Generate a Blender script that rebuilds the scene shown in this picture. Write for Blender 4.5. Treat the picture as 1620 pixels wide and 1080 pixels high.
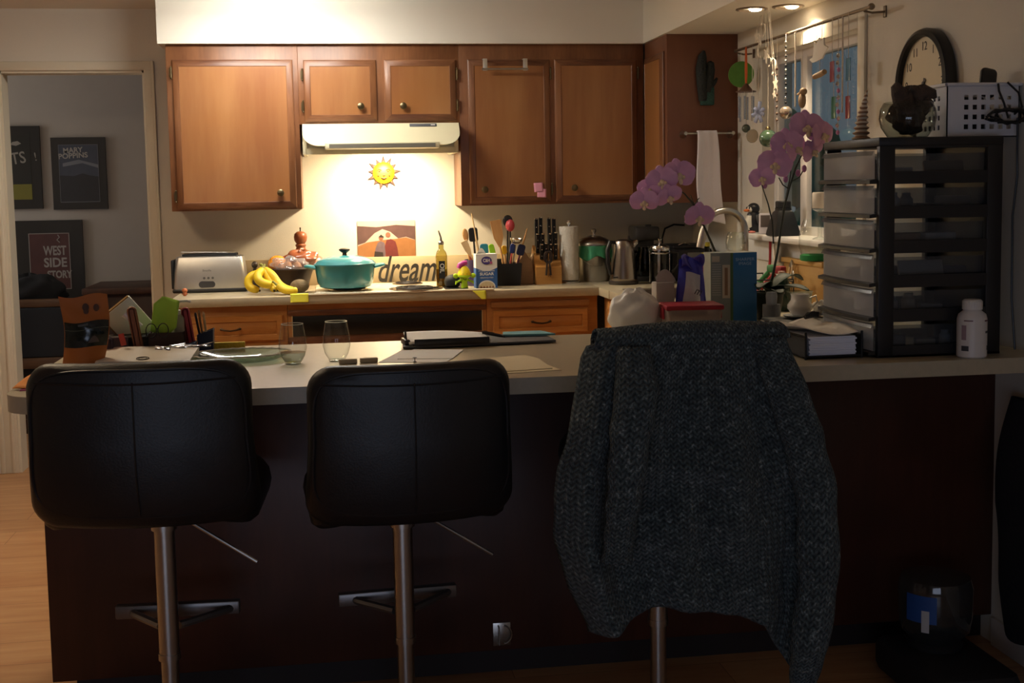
import bpy, bmesh, math, random
from mathutils import Matrix, Vector, Euler
R = math.radians
random.seed(7)
for o in list(bpy.data.objects): bpy.data.objects.remove(o)
SC = bpy.context.scene; COL = SC.collection

# ------------------------------------------------------------------ camera
cam = bpy.data.objects.new('camera', bpy.data.cameras.new('camera')); COL.objects.link(cam)
cam.data.sensor_width = 36; cam.data.lens = 43.29; cam.data.shift_y = -0.042
yaw, pit, rol = R(8.3804), R(5.1829), R(1.0075)
fw = Vector((math.sin(yaw)*math.cos(pit), math.cos(yaw)*math.cos(pit), -math.sin(pit)))
rt = Vector((math.cos(yaw), -math.sin(yaw), 0)); dn = fw.cross(rt)
rt2 = rt*math.cos(rol)+dn*math.sin(rol); dn2 = dn*math.cos(rol)-rt*math.sin(rol)
mw = Matrix((rt2, -dn2, -fw)).transposed().to_4x4(); mw.translation = (0.119, -6.38, 1.385)
cam.matrix_world = mw; cam.data.clip_start = 0.05
SC.camera = cam

# ------------------------------------------------------------------ world, light, exposure
SC.view_settings.view_transform = 'Standard'; SC.view_settings.look = 'None'
SC.view_settings.exposure = 0.0; SC.view_settings.gamma = 1.0; SC.view_settings.use_curve_mapping = False
wd = bpy.data.worlds.new('dusk'); SC.world = wd; wd.use_nodes = True
wd.node_tree.nodes['Background'].inputs[0].default_value = (0.36, 0.42, 0.47, 1)   # blue dusk outside the window
wd.node_tree.nodes['Background'].inputs[1].default_value = 0.42
def light(name, kind, loc, energy, col, size=0.1, size_y=None, target=None, parent=None, spot=None, blend=0.5):
    d = bpy.data.lights.new(name, kind); d.energy = energy; d.color = col
    if kind == 'AREA':
        d.size = size
        if size_y: d.shape = 'RECTANGLE'; d.size_y = size_y
    else: d.shadow_soft_size = size
    if spot: d.spot_size = R(spot); d.spot_blend = blend
    o = bpy.data.objects.new(name, d); COL.objects.link(o); o.location = loc
    if target is not None: o.rotation_euler = (Vector(target)-Vector(loc)).to_track_quat('-Z', 'Y').to_euler()
    if parent: o.parent = parent; o.location = Vector(loc)-parent.location
    return o
# added foreground fill for weak blue dusk from behind the camera; no window built
light('dusk_fill', 'AREA', (-0.3, -7.9, 0.75), 15.0, (0.62, 0.74, 1.0), 2.2, 0.9, target=(0.6, -3, 1.0))

# added fill light that lifts the dim hall behind the doorway
light('hall_fill', 'AREA', (-3.2, .62, 1.5), 12.0, (1.0, .95, .9), .8, 1.2, target=(-1.2, 1.2, 1.3))

# ------------------------------------------------------------------ mesh builder
class MB:
    def __init__(s, m=None): s.b = bmesh.new(); s.m = m or Matrix(); s.mi = 0
    def v(s, p): return s.b.verts.new(s.m @ Vector(p))
    def f(s, vs):
        vs2 = []
        for q in vs:
            if q not in vs2: vs2.append(q)
        if len(vs2) < 3: return
        try: f = s.b.faces.new(vs2); f.material_index = s.mi; return f
        except ValueError: pass
    def loft(s, rings, closed=True, cap0=False, cap1=False):
        V = [[s.v(p) for p in r] for r in rings]
        for a, b in zip(V, V[1:]):
            n = len(a)
            for i in range(n if closed else n-1):
                j = (i+1) % n; s.f((a[i], a[j], b[j], b[i]))
        if cap0: s.f(V[0][::-1])
        if cap1: s.f(V[-1])
        return s
    def box(s, c, d, rz=0, bev=0, rx=0, ry=0):
        m = Matrix.Translation(c) @ Euler((rx, ry, rz)).to_matrix().to_4x4()
        x, y, z = [q/2 for q in d]; old = s.m; s.m = old @ m
        b = min(bev, x*.95, y*.95, z*.95)
        if b <= 0:
            V = [s.v((i*x, j*y, k*z)) for k in (-1, 1) for i, j in ((-1, -1), (1, -1), (1, 1), (-1, 1))]
            for q in ((3, 2, 1, 0), (4, 5, 6, 7), (0, 1, 5, 4), (1, 2, 6, 5), (2, 3, 7, 6), (3, 0, 4, 7)): s.f([V[i] for i in q])
        else:
            def rr(e, zz, n=3):
                out = []
                for cx, cy, a0 in ((x-b, y-b, 0), (-x+b, y-b, 90), (-x+b, -y+b, 180), (x-b, -y+b, 270)):
                    for i in range(n):
                        a = R(a0+90*i/(n-1)); out.append((cx+e*math.cos(a), cy+e*math.sin(a), zz))
                return out
            s.loft([rr(0, -z), rr(b*.7, -z+b*.3), rr(b, -z+b), rr(b, z-b), rr(b*.7, z-b*.3), rr(0, z)], True, True, True)
        s.m = old; return s
    def ext(s, x0, x1, y0, y1, z0, z1, bev=0): return s.box(((x0+x1)/2, (y0+y1)/2, (z0+z1)/2), (abs(x1-x0), abs(y1-y0), abs(z1-z0)), bev=bev)
    def tube(s, pts, r, n=8, cap=True):
        P = [Vector(p) for p in pts]; rings = []; up = None
        for i, p in enumerate(P):
            t = (P[min(i+1, len(P)-1)]-P[max(i-1, 0)]).normalized()
            if up is None: up = Vector((0, 0, 1)) if abs(t.z) < .9 else Vector((1, 0, 0))
            a = t.cross(up)
            if a.length < 1e-5: a = t.cross(Vector((0, 1, 0)))
            a.normalize(); b = a.cross(t).normalized(); up = b
            rr = r[i] if isinstance(r, (list, tuple)) else r
            rings.append([p+a*(rr*math.cos(2*math.pi*k/n))+b*(rr*math.sin(2*math.pi*k/n)) for k in range(n)])
        return s.loft(rings, True, cap, cap)
    def cyl(s, p0, p1, r0, r1=None, n=20): return s.tube([p0, p1], [r0, r0 if r1 is None else r1], n)
    def lathe(s, prof, n=28, c=(0, 0, 0), sx=1, sy=1, cap0=True, cap1=True):
        return s.loft([[(c[0]+r*sx*math.cos(2*math.pi*k/n), c[1]+r*sy*math.sin(2*math.pi*k/n), c[2]+z) for k in range(n)] for r, z in prof], True, cap0, cap1)
    def ball(s, c, r, n=16, rings=9):
        rx, ry, rz = (r, r, r) if not isinstance(r, tuple) else r
        return s.lathe([(max(1e-4, math.sin(math.pi*i/rings)), -math.cos(math.pi*i/rings)*rz) for i in range(rings+1)], n, c, rx, ry)
    def prism(s, pts, d0, d1, ax='y'):
        g = {'y': lambda p, d: (p[0], d, p[1]), 'z': lambda p, d: (p[0], p[1], d), 'x': lambda p, d: (d, p[0], p[1])}[ax]
        return s.loft([[g(p, d0) for p in pts], [g(p, d1) for p in pts]], True, True, True)
    def slab(s, w, h, r, t, er, fn=None, c=(0, 0, 0), nc=6):
        """rounded rectangle cushion in XZ, thickness along Y; fn bends points"""
        def ring(ins, y):
            x, z = w/2-ins, h/2-ins; q = max(r-ins, .002); q = min(q, x*.99, z*.99); o = []
            cs = ((x-q, z-q, 0), (-x+q, z-q, 90), (-x+q, -z+q, 180), (x-q, -z+q, 270))
            for ci, (cx, cz, a0) in enumerate(cs):
                arc = [(cx+q*math.cos(R(a0+90*i/nc)), cz+q*math.sin(R(a0+90*i/nc))) for i in range(nc+1)]
                nx = cs[(ci+1) % 4]; e = (nx[0]+q*math.cos(R(nx[2])), nx[1]+q*math.sin(R(nx[2])))
                o += arc
                for k in range(1, 6): o.append((arc[-1][0]+(e[0]-arc[-1][0])*k/6, arc[-1][1]+(e[1]-arc[-1][1])*k/6))
            o = [(c[0]+a, c[1]+y, c[2]+b) for a, b in o]
            return [fn(Vector(p)) for p in o] if fn else o
        m = min(w, h)/2; R_ = []
        for ins, y in ((m*.97, -t/2), (m*.7, -t/2), (m*.4, -t/2), (er*1.6, -t/2), (er*.6, -t/2*.9), (er*.15, -t/2*.55), (0, 0), (er*.15, t/2*.55), (er*.6, t/2*.9), (er*1.6, t/2), (m*.4, t/2), (m*.7, t/2), (m*.97, t/2)): R_.append(ring(ins, y))
        return s.loft(R_, True, True, True)
    def sheet(s, fn, nu, nv, cu=False):
        V = [[s.v(fn(i/(nu if cu else nu-1), j/(nv-1))) for i in range(nu)] for j in range(nv)]
        for a, b in zip(V, V[1:]):
            for i in range(nu if cu else nu-1):
                j = (i+1) % nu; s.f((a[i], a[j], b[j], b[i]))
        return s
    def text(s, body, size, loc, rot=(90, 0, 0), d=.0004, shear=0, bold=0, width=None, sp=1):
        cu = bpy.data.curves.new('t', 'FONT'); cu.body = body; cu.size = size; cu.extrude = d; cu.align_x = 'CENTER'; cu.align_y = 'CENTER'
        cu.shear = shear; cu.offset = bold; cu.space_character = sp; cu.resolution_u = 3
        o = bpy.data.objects.new('t', cu); COL.objects.link(o); dg = bpy.context.evaluated_depsgraph_get(); dg.update()
        me = bpy.data.meshes.new_from_object(o.evaluated_get(dg)); bpy.data.objects.remove(o); bpy.data.curves.remove(cu)
        xs = [v.co.x for v in me.vertices] or [0, 1]; k = width/(max(xs)-min(xs)) if width else 1
        mt = s.m @ Matrix.Translation(loc) @ Euler([R(a) for a in rot]).to_matrix().to_4x4() @ Matrix.Diagonal((k, 1, 1, 1))
        V = [s.b.verts.new(mt @ v.co) for v in me.vertices]
        for p in me.polygons: s.f([V[i] for i in p.vertices])
        bpy.data.meshes.remove(me); return s
    def mesh(s, name, mats, ang=38, merge=True):
        if merge: bmesh.ops.remove_doubles(s.b, verts=s.b.verts, dist=1e-6)
        bmesh.ops.recalc_face_normals(s.b, faces=s.b.faces)
        for e in s.b.edges: e.smooth = len(e.link_faces) == 1 or (len(e.link_faces) == 2 and e.calc_face_angle(0) < R(ang))
        for f in s.b.faces: f.smooth = True
        me = bpy.data.meshes.new(name); s.b.to_mesh(me); s.b.free()
        for m in (mats if isinstance(mats, (list, tuple)) else [mats]): me.materials.append(m)
        return me
def rotm(loc=(0, 0, 0), rx=0, ry=0, rz=0): return Matrix.Translation(loc) @ Euler((R(rx), R(ry), R(rz))).to_matrix().to_4x4()

def tag(o, label=None, cat=None, group=None, kind=None):
    if label: o['label'] = label
    if cat: o['category'] = cat
    if group: o['group'] = group
    if kind: o['kind'] = kind
    return o
def thing(name, label, cat, loc=(0, 0, 0), rz=0, group=None):
    o = bpy.data.objects.new(name, None); COL.objects.link(o); o.empty_display_size = .05
    o.location = loc; o.rotation_euler = (0, 0, R(rz)); return tag(o, label, cat, group)
def part(name, mb, mats, parent=None, label=None, solid=0, sub=0):
    o = bpy.data.objects.new(name, mb.mesh(name, mats)); COL.objects.link(o); o.parent = parent
    if label: o['label'] = label
    if solid: q = o.modifiers.new('thickness', 'SOLIDIFY'); q.thickness = solid; q.offset = 0
    if sub: q = o.modifiers.new('smooth', 'SUBSURF'); q.levels = sub; q.render_levels = sub
    return o
def solo(name, label, cat, mb, mats, loc=(0, 0, 0), rz=0, group=None, solid=0, sub=0):
    o = part(name, mb, mats, None, None, solid, sub); o.location = loc; o.rotation_euler = (0, 0, R(rz)); return tag(o, label, cat, group)
def struct(name, mb, mats): return tag(part(name, mb, mats), kind='structure')
def copy_thing(root, loc, rz=None, label=None, group=None):
    r = root.copy(); COL.objects.link(r); r.location = loc
    if rz is not None: r.rotation_euler = (0, 0, R(rz))
    for ch in list(root.children):
        c = ch.copy(); COL.objects.link(c); c.parent = r
        for g in list(ch.children):
            d = g.copy(); COL.objects.link(d); d.parent = c
    return tag(r, label, None, group)

# ------------------------------------------------------------------ materials
def lin(h):
    if isinstance(h, tuple): return (*h, 1)
    c = [int(h[i:i+2], 16)/255 for i in (0, 2, 4)]
    return (*[x/12.92 if x <= .04045 else ((x+.055)/1.055)**2.4 for x in c], 1)
def newmat(name):
    m = bpy.data.materials.new(name); m.use_nodes = True; nt = m.node_tree
    return m, nt, nt.nodes['Principled BSDF']
def node(nt, t, **k):
    n = nt.nodes.new(t)
    for a, b in k.items(): setattr(n, a, b)
    return n
def coords(nt, scale=(1, 1, 1), kind='Object'):
    tc = node(nt, 'ShaderNodeTexCoord'); mp = node(nt, 'ShaderNodeMapping'); mp.inputs['Scale'].default_value = scale
    nt.links.new(tc.outputs[kind], mp.inputs[0]); return mp.outputs[0]
def mat(name, col, rough=.5, metal=0, var=.06, vs=18, bump=0, bs=120, trans=0, alpha=1, emit=0, coat=0, sheen=0, spec=.5):
    m, nt, p = newmat(name); p.inputs['Roughness'].default_value = rough; p.inputs['Metallic'].default_value = metal
    p.inputs['Specular IOR Level'].default_value = spec
    c = lin(col); co = coords(nt)
    nz = node(nt, 'ShaderNodeTexNoise'); nz.inputs['Scale'].default_value = vs; nz.inputs['Detail'].default_value = 4; nt.links.new(co, nz.inputs['Vector'])
    mx = node(nt, 'ShaderNodeMix', data_type='RGBA'); nt.links.new(nz.outputs['Fac'], mx.inputs['Factor'])
    mx.inputs['A'].default_value = (*[x*(1-var) for x in c[:3]], 1); mx.inputs['B'].default_value = (*[min(1, x*(1+var)) for x in c[:3]], 1)
    nt.links.new(mx.outputs['Result'], p.inputs['Base Color'])
    if bump:
        n2 = node(nt, 'ShaderNodeTexNoise'); n2.inputs['Scale'].default_value = bs; n2.inputs['Detail'].default_value = 5; nt.links.new(co, n2.inputs['Vector'])
        bp = node(nt, 'ShaderNodeBump'); bp.inputs['Strength'].default_value = bump; bp.inputs['Distance'].default_value = .01
        nt.links.new(n2.outputs['Fac'], bp.inputs['Height']); nt.links.new(bp.outputs['Normal'], p.inputs['Normal'])
    if trans: p.inputs['Transmission Weight'].default_value = trans
    if alpha < 1: p.inputs['Alpha'].default_value = alpha
    if coat: p.inputs['Coat Weight'].default_value = coat
    if sheen: p.inputs['Sheen Weight'].default_value = sheen
    if emit:
        p.inputs['Emission Color'].default_value = c; p.inputs['Emission Strength'].default_value = emit
    return m
def wood(name, c1, c2, scale=6, ax='z', rough=.45, dist=3.0, fine=1.0, c3=None):
    m, nt, p = newmat(name); p.inputs['Roughness'].default_value = rough
    k = {'x': (.12, 1, 1), 'y': (1, .12, 1), 'z': (1, 1, .12)}[ax]
    co = coords(nt, k)
    n1 = node(nt, 'ShaderNodeTexNoise'); n1.inputs['Scale'].default_value = scale; n1.inputs['Detail'].default_value = 6; n1.inputs['Distortion'].default_value = dist*.3
    n2 = node(nt, 'ShaderNodeTexNoise'); n2.inputs['Scale'].default_value = scale*14; n2.inputs['Detail'].default_value = 3
    n3 = node(nt, 'ShaderNodeTexNoise'); n3.inputs['Scale'].default_value = 3; n3.inputs['Detail'].default_value = 2
    nt.links.new(co, n1.inputs['Vector']); nt.links.new(co, n2.inputs['Vector']); nt.links.new(coords(nt), n3.inputs['Vector'])
    ad = node(nt, 'ShaderNodeMath', operation='MULTIPLY_ADD'); ad.inputs[1].default_value = .45*fine
    nt.links.new(n2.outputs['Fac'], ad.inputs[0]); nt.links.new(n1.outputs['Fac'], ad.inputs[2])
    rp = node(nt, 'ShaderNodeValToRGB'); e = rp.color_ramp.elements
    e[0].position = .5; e[0].color = lin(c1); e[1].position = .95; e[1].color = lin(c2)
    nt.links.new(ad.outputs[0], rp.inputs[0])
    mx = node(nt, 'ShaderNodeMix', data_type='RGBA'); mx.inputs['B'].default_value = lin(c3 or c1)
    mr = node(nt, 'ShaderNodeMapRange'); mr.inputs['From Min'].default_value = .45; mr.inputs['From Max'].default_value = .75; mr.inputs['To Max'].default_value = .7
    nt.links.new(n3.outputs['Fac'], mr.inputs['Value']); nt.links.new(mr.outputs[0], mx.inputs['Factor'])
    nt.links.new(rp.outputs['Color'], mx.inputs['A']); nt.links.new(mx.outputs['Result'], p.inputs['Base Color'])
    return m
def glass(name, tint='f4f8f6', edge=.35, gloss=.9, rough=.02, dens=0.0):
    """thin clear glass: sees through, reflects at grazing angles, edge darkens"""
    m, nt, p = newmat(name); nt.nodes.remove(p); out = nt.nodes['Material Output']
    lw = node(nt, 'ShaderNodeLayerWeight'); lw.inputs['Blend'].default_value = .5
    tr = node(nt, 'ShaderNodeBsdfTransparent'); gl = node(nt, 'ShaderNodeBsdfGlossy'); gl.inputs['Roughness'].default_value = rough
    gl.inputs['Color'].default_value = (gloss, gloss, gloss, 1)
    mx = node(nt, 'ShaderNodeMix', data_type='RGBA'); t = lin(tint); mx.inputs['A'].default_value = t; mx.inputs['B'].default_value = (*[x*(1-edge) for x in t[:3]], 1)
    pw = node(nt, 'ShaderNodeMath', operation='POWER'); pw.inputs[1].default_value = 2; nt.links.new(lw.outputs['Facing'], pw.inputs[0])
    nt.links.new(pw.outputs[0], mx.inputs['Factor']); nt.links.new(mx.outputs['Result'], tr.inputs['Color'])
    p5 = node(nt, 'ShaderNodeMath', operation='POWER'); p5.inputs[1].default_value = 5; nt.links.new(lw.outputs['Facing'], p5.inputs[0])
    fr = node(nt, 'ShaderNodeMath', operation='MULTIPLY_ADD'); fr.inputs[1].default_value = .9; fr.inputs[2].default_value = .045; nt.links.new(p5.outputs[0], fr.inputs[0])
    sh = node(nt, 'ShaderNodeMixShader'); nt.links.new(fr.outputs[0], sh.inputs[0]); nt.links.new(tr.outputs[0], sh.inputs[1]); nt.links.new(gl.outputs[0], sh.inputs[2])
    last = sh
    if dens:
        df = node(nt, 'ShaderNodeBsdfTranslucent'); d2 = node(nt, 'ShaderNodeBsdfDiffuse'); ad = node(nt, 'ShaderNodeMixShader')
        df.inputs['Color'].default_value = t; d2.inputs['Color'].default_value = t
        nt.links.new(df.outputs[0], ad.inputs[1]); nt.links.new(d2.outputs[0], ad.inputs[2])
        s2 = node(nt, 'ShaderNodeMixShader'); s2.inputs[0].default_value = dens; nt.links.new(sh.outputs[0], s2.inputs[1]); nt.links.new(ad.outputs[0], s2.inputs[2]); last = s2
    nt.links.new(last.outputs[0], out.inputs['Surface']); return m

WALL = mat('wall paint', 'd9d2c4', .85, var=.03, vs=4, bump=.15, bs=300)
SOFF = mat('soffit paint', 'e6e2d6', .8, var=.02, vs=5)
CEIL = mat('ceiling paint', 'e4ddd2', .9, var=.03, vs=6, bump=.2, bs=200)
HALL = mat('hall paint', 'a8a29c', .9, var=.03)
TRIM = mat('trim paint', 'd8cfba', .5, var=.03)
WHITE = mat('white paint', 'e6e2dc', .45, var=.02)
VINYL = mat('white vinyl', 'e2dcd6', .35, var=.02)
OAK = wood('cabinet birch', '87552f', 'ad7c4c', 2.2, 'z', .38, 5, .55, '94602f')
OAKD = wood('cabinet stile', '653c22', '8f5f3c', 7, 'z', .4, 3, .8, '5a3720')
OAKX = wood('cabinet rail', '54301f', '8a5c3c', 9, 'x', .4, 3, 1.2, '4a2416')
OAKB = wood('base cabinet oak', 'aa7038', 'd69c58', 9, 'x', .4, 3, 1.0, 'b0743a')
DARKW = wood('bar panel', '3c2016', '563020', 5, 'z', .42, 3, .5, '321a12')
LAMI = mat('counter laminate', 'b0a48a', .32, var=.10, vs=60)
LAMF = mat('counter edge', 'b5a788', .4, var=.05, vs=40)
BLACK = mat('black plastic', '17181a', .4, var=.05)
BLKM = mat('black matte', '141416', .7, var=.1)
CHROME = mat('chrome', 'd6d6d6', .12, 1, var=.02)
STEEL = mat('brushed steel', 'b4b1ab', .28, 1, var=.08, vs=30)
BRASS = mat('aged brass', '6e6046', .35, .9, var=.15)
BRONZE = mat('dark bronze', '41301f', .4, .8, var=.15)
LEATH = mat('black leather', '101114', .45, var=.12, vs=40, bump=.08, bs=220)
PAPER = mat('paper white', 'ebe8e2', .8, var=.02)
CREAMP = mat('cream paper', 'dcc9a0', .8, var=.03)
GL = glass('clear glass', 'fafcfa', .3, 1, .01)
GLW = glass('window glass', 'dfe8ea', .2)
GLB = glass('smoky glass', 'cfd4cf', .5)

def floor_mat():
    m, nt, p = newmat('floor laminate'); p.inputs['Roughness'].default_value = .33
    co = coords(nt); br = node(nt, 'ShaderNodeTexBrick'); nt.links.new(co, br.inputs['Vector'])
    br.inputs['Scale'].default_value = 1; br.inputs['Brick Width'].default_value = 1.2; br.inputs['Row Height'].default_value = .19; br.inputs['Mortar Size'].default_value = .0012
    br.inputs['Color1'].default_value = lin('b98a5e'); br.inputs['Color2'].default_value = lin('c79a6c'); br.inputs['Mortar'].default_value = lin('7a5234')
    c2 = coords(nt, (.15, 1, 1)); nz = node(nt, 'ShaderNodeTexNoise'); nz.inputs['Scale'].default_value = 22; nz.inputs['Detail'].default_value = 6; nt.links.new(c2, nz.inputs['Vector'])
    mx = node(nt, 'ShaderNodeMix', data_type='RGBA', blend_type='MULTIPLY'); mx.inputs['Factor'].default_value = .5
    rp = node(nt, 'ShaderNodeValToRGB'); rp.color_ramp.elements[0].color = lin('c89a78'); rp.color_ramp.elements[1].color = (1, 1, 1, 1); rp.color_ramp.elements[0].position = .3; rp.color_ramp.elements[1].position = .65
    nt.links.new(nz.outputs['Fac'], rp.inputs[0]); nt.links.new(br.outputs['Color'], mx.inputs['A']); nt.links.new(rp.outputs['Color'], mx.inputs['B'])
    nt.links.new(mx.outputs['Result'], p.inputs['Base Color']); return m
FLOOR = floor_mat()

# ------------------------------------------------------------------ setting
XW = 2.045          # right wall
b = MB(); b.ext(-3.5, XW+.2, -8.2, 1.3, -.1, 0); struct('floor', b, FLOOR)
b = MB(); b.ext(-3.5, XW+.2, -8.2, .12, 2.29, 2.4); struct('ceiling', b, CEIL)
b = MB(); b.ext(-3.5, -1.456, 0, .12, 0, 2.29); b.ext(-1.456, -.76, 0, .12, 1.994, 2.29); b.ext(-.76, XW+.2, 0, .12, 0, 2.29); struct('wall_back', b, WALL)
b = MB(); WY0, WY1, WZ0, WZ1 = -2.085, -1.06, 1.16, 1.935
b.ext(XW, XW+.14, -8.2, WY0, 0, 2.29); b.ext(XW, XW+.14, WY1, 0, 0, 2.29); b.ext(XW, XW+.14, WY0, WY1, 0, WZ0); b.ext(XW, XW+.14, WY0, WY1, WZ1, 2.29); struct('wall_right', b, WALL)
b = MB(); b.ext(-3.6, -3.5, -8.2, 1.3, 0, 2.4); struct('wall_left', b, WALL)
b = MB(); b.ext(-3.5, XW+.2, -8.3, -8.2, 0, 2.4); struct('wall_rear', b, WALL)
# the small room behind the doorway
b = MB(); b.ext(-3.5, .2, 1.2, 1.3, 0, 2.4); struct('wall_hall', b, HALL)
b = MB(); b.ext(.1, .2, .12, 1.2, 0, 2.4); struct('wall_hall_side', b, HALL)

b = MB(); b.ext(-3.5, .2, .12, 1.3, 2.3, 2.4); struct('ceiling_hall', b, CEIL)
# door casing: moulded profile both sides and head, jamb lining
b = MB()
def casing(x0, x1, z0, z1):
    b.ext(x0, x1, -.013, 0, z0, z1, .003)
b.ext(-.765, -.715, -.0135, 0, 0, 2.034, .004); b.ext(-.728, -.715, -.02, 0, 0, 2.035, .004)
b.ext(-1.54, -1.451, -.012, 0, 0, 2.035, .004); b.ext(-1.54, -1.515, -.022, 0, 0, 2.035, .006); b.ext(-1.485, -1.467, -.017, 0, 0, 2.035, .005)
b.ext(-1.54, -.715, -.014, 0, 1.99, 2.035, .004)
b.ext(-.775, -.76, 0, .12, 0, 1.994); b.ext(-1.456, -1.441, 0, .12, 0, 1.994); b.ext(-1.456, -.76, 0, .12, 1.979, 1.994)
struct('trim_1', b, TRIM)
# soffit over the cabinets and the sink
b = MB(); b.ext(-.65, XW, -.36, 0, 2.08, 2.29); struct('trim_2', b, SOFF)
b = MB(); b.ext(1.685, XW, -2.7, -.36, 2.08, 2.29); struct('trim_3', b, SOFF)
# laminate backsplash strip
b = MB(); b.ext(-.60, XW, -.012, 0, .9, 1.037, .002); struct('trim_4', b, mat('backsplash laminate', 'c0ac88', .4, var=.05))
b = MB(); b.ext(XW-.014, XW, -6, -3.06, 0, .085, .004); struct('baseboard_right', b, WHITE)
b = MB(); b.ext(-3.5, -1.54, -.014, 0, 0, .085, .004); struct('baseboard_back', b, WHITE)
# window: jamb lining, vinyl frame, two sashes, glass, sill
win = MB(); xg = XW+.075
win.ext(xg-.02, xg+.03, WY0, WY0+.03, WZ0, WZ1); win.ext(xg-.02, xg+.03, WY1-.03, WY1, WZ0, WZ1); win.ext(xg-.02, xg+.03, WY0, WY1, WZ1-.035, WZ1); win.ext(xg-.02, xg+.03, WY0, WY1, WZ0, WZ0+.035)
win.ext(xg-.025, xg+.0, -1.455, -1.385, WZ0+.03, WZ1-.03, .004)
for y in (-1.99, -1.955): pass
win.ext(xg-.02, xg+.01, -2.0, -1.965, WZ0+.03, WZ1-.03, .003)
win.ext(xg-.02, xg+.01, -1.12, -1.09, WZ0+.03, WZ1-.03, .003)
w1 = struct('window_1', win, VINYL)
b = MB(); b.ext(xg+.005, xg+.009, WY0+.02, WY1-.02, WZ0+.02, WZ1-.02); part('window_pane', b, GLW, w1)
b = MB(); b.ext(XW-.012, XW, WY0-.06, WY0, WZ0-.02, WZ1+.05, .003); b.ext(XW-.012, XW, WY0+.0, WY1+.05, WZ1, WZ1+.05, .003); part('window_casing', b, TRIM, w1)
b = MB(); b.ext(XW-.09, XW+.07, -2.16, -1.0, WZ0-.025, WZ0, .006); b.ext(XW-.016, XW, -2.13, -.75, 1.04, WZ0-.025, .003); part('window_sill', b, WHITE, w1)
# dim garden beyond the window
LEAFO = mat('garden leaves', '2f6b55', .8, var=.4, vs=9)
b = MB()
for k in range(9):
    y = 3.6+random.random()*3.2; z = .2+random.random()*.5
    b.ball((4.6+random.random(), y, z), (.5, .55, .45+random.random()*.3), 14, 8)
solo('garden_shrub', 'blue green shrub outside beyond the lower part of the kitchen window', 'shrub', b, LEAFO)
b = MB(); b.ext(3.2, 14, -9, 22, -.35, -.3); struct('ground_outside', b, mat('dusk lawn', '2f3a30', .9, var=.3))
for i, (y, h, w_) in enumerate(((9.5, 2.3, .5), (15.0, 2.6, .9))):
    b = MB(); b.cyl((6.4, y, -.3), (6.4, y, h*.5), .09, .06, 8)
    for k in range(10):
        a = random.random()*6.28; b.ball((6.4+.3*math.cos(a), y+w_*.6*math.sin(a), h*.45+random.random()*h*.5), (.35, .4, .35), 10, 6)
    solo('garden_tree', ['slim dusky tree outside the window, behind the dove cutout', 'broad dusky tree outside the window, behind the crystal ball'][i], 'tree', b, LEAFO)
# ------------------------------------------------------------------ cabinets
def door_part(root, x0, x1, z0, z1, knob=None, hinges=(), face='y', mats=None):
    """lipped plywood door with a mitred dark border; local front is -Y"""
    b = MB(); w, h = x1-x0, z1-z0; cx, cz = (x0+x1)/2, (z0+z1)/2; e = .03
    def rc(i, y): return [(cx+sx*(w/2-i), y, cz+sz*(h/2-i)) for sx, sz in ((-1, -1), (1, -1), (1, 1), (-1, 1))]
    V = [[b.v(p) for p in r] for r in (rc(0, 0), rc(0, -.007), rc(.006, -.012), rc(e, -.019), rc(e+.002, -.017))]
    for k, (p, q) in enumerate(zip(V, V[1:])):
        for i in range(4):
            b.mi = (1 if i in (0, 2) else 2) if k else 2; j = (i+1) % 4; b.f((p[i], p[j], q[j], q[i]))
    b.mi = 0; b.f(V[-1]); b.mi = 2; b.f(V[0][::-1])
    d = part('door', b, mats or [OAK, OAKX, OAKD], root)
    if knob:
        k = MB(rotm((knob[0], -.017, knob[1]), rx=90)); k.lathe([(.009, 0), (.007, .008), (.014, .012), (.0165, .017), (.0165, .021), (.012, .024), (.006, .025), (.001, .0265)], 20)
        part('knob', k, BRASS, d)
    for hx, hz in hinges:
        k = MB(); k.cyl((hx, -.012, hz-.022), (hx, -.012, hz+.022), .0042, n=8); k.ball((hx, -.012, hz+.026), .005, 8, 5); k.ball((hx, -.012, hz-.026), .005, 8, 5); k.ext(hx-.009, hx+.004, -.004, -.001, hz-.02, hz+.02)
        part('hinge', k, BRASS, d)
    return d
def carcass(root, x0, x1, z0, z1, d, mats=OAKD, rails=True):
    b = MB(); b.ext(x0, x1, 0, d, z0, z1, .002); return part('carcass', b, mats, root)
YF = -.33
c = thing('wall_cabinet', 'large single-door oak wall cabinet above the toaster', 'cabinet', (-.618, YF, 1.295))
carcass(c, 0, .612, 0, .785, .33)
door_part(c, .028, .588, .008, .712, (.513, .08), ((.023, .652), (.023, .07)))
c = thing('wall_cabinet', 'short two-door oak wall cabinet above the range hood', 'cabinet', (-.006, YF, 1.70))
carcass(c, 0, .774, 0, .38, .33)
door_part(c, .026, .372, .012, .305, (.294, .083), ((.02, .235), (.02, .085)))
door_part(c, .41, .758, .012, .305, (.498, .083), ((.763, .235), (.763, .085)))
c = thing('wall_cabinet', 'tall two-door oak wall cabinet with pink notes, right of the range hood', 'cabinet', (.768, YF, 1.295))
carcass(c, 0, .925, 0, .785, .33)
door_part(c, .042, .447, .01, .71, (.113, .078), ((.452, .642), (.452, .075)))
door_part(c, .472, .89, .01, .71, (.561, .079), ((.895, .642), (.895, .075)))
c = thing('wall_cabinet', 'oak wall cabinet on the window wall whose plain end holds the towel bar', 'cabinet', (XW, -.73, 1.295), -90)
b = MB(); b.ext(0, .40, -.345, 0, 0, .785, .002)      # local: x runs along wall away from camera, front faces the kitchen
c.rotation_euler = (0, 0, 0)
b = MB(); b.ext(-.345, 0, 0, .40, 0, .785, .002); part('carcass', b, wood('end panel', '6b4029', '835338', 3, 'z', .45, 3, .5), c)
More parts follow.
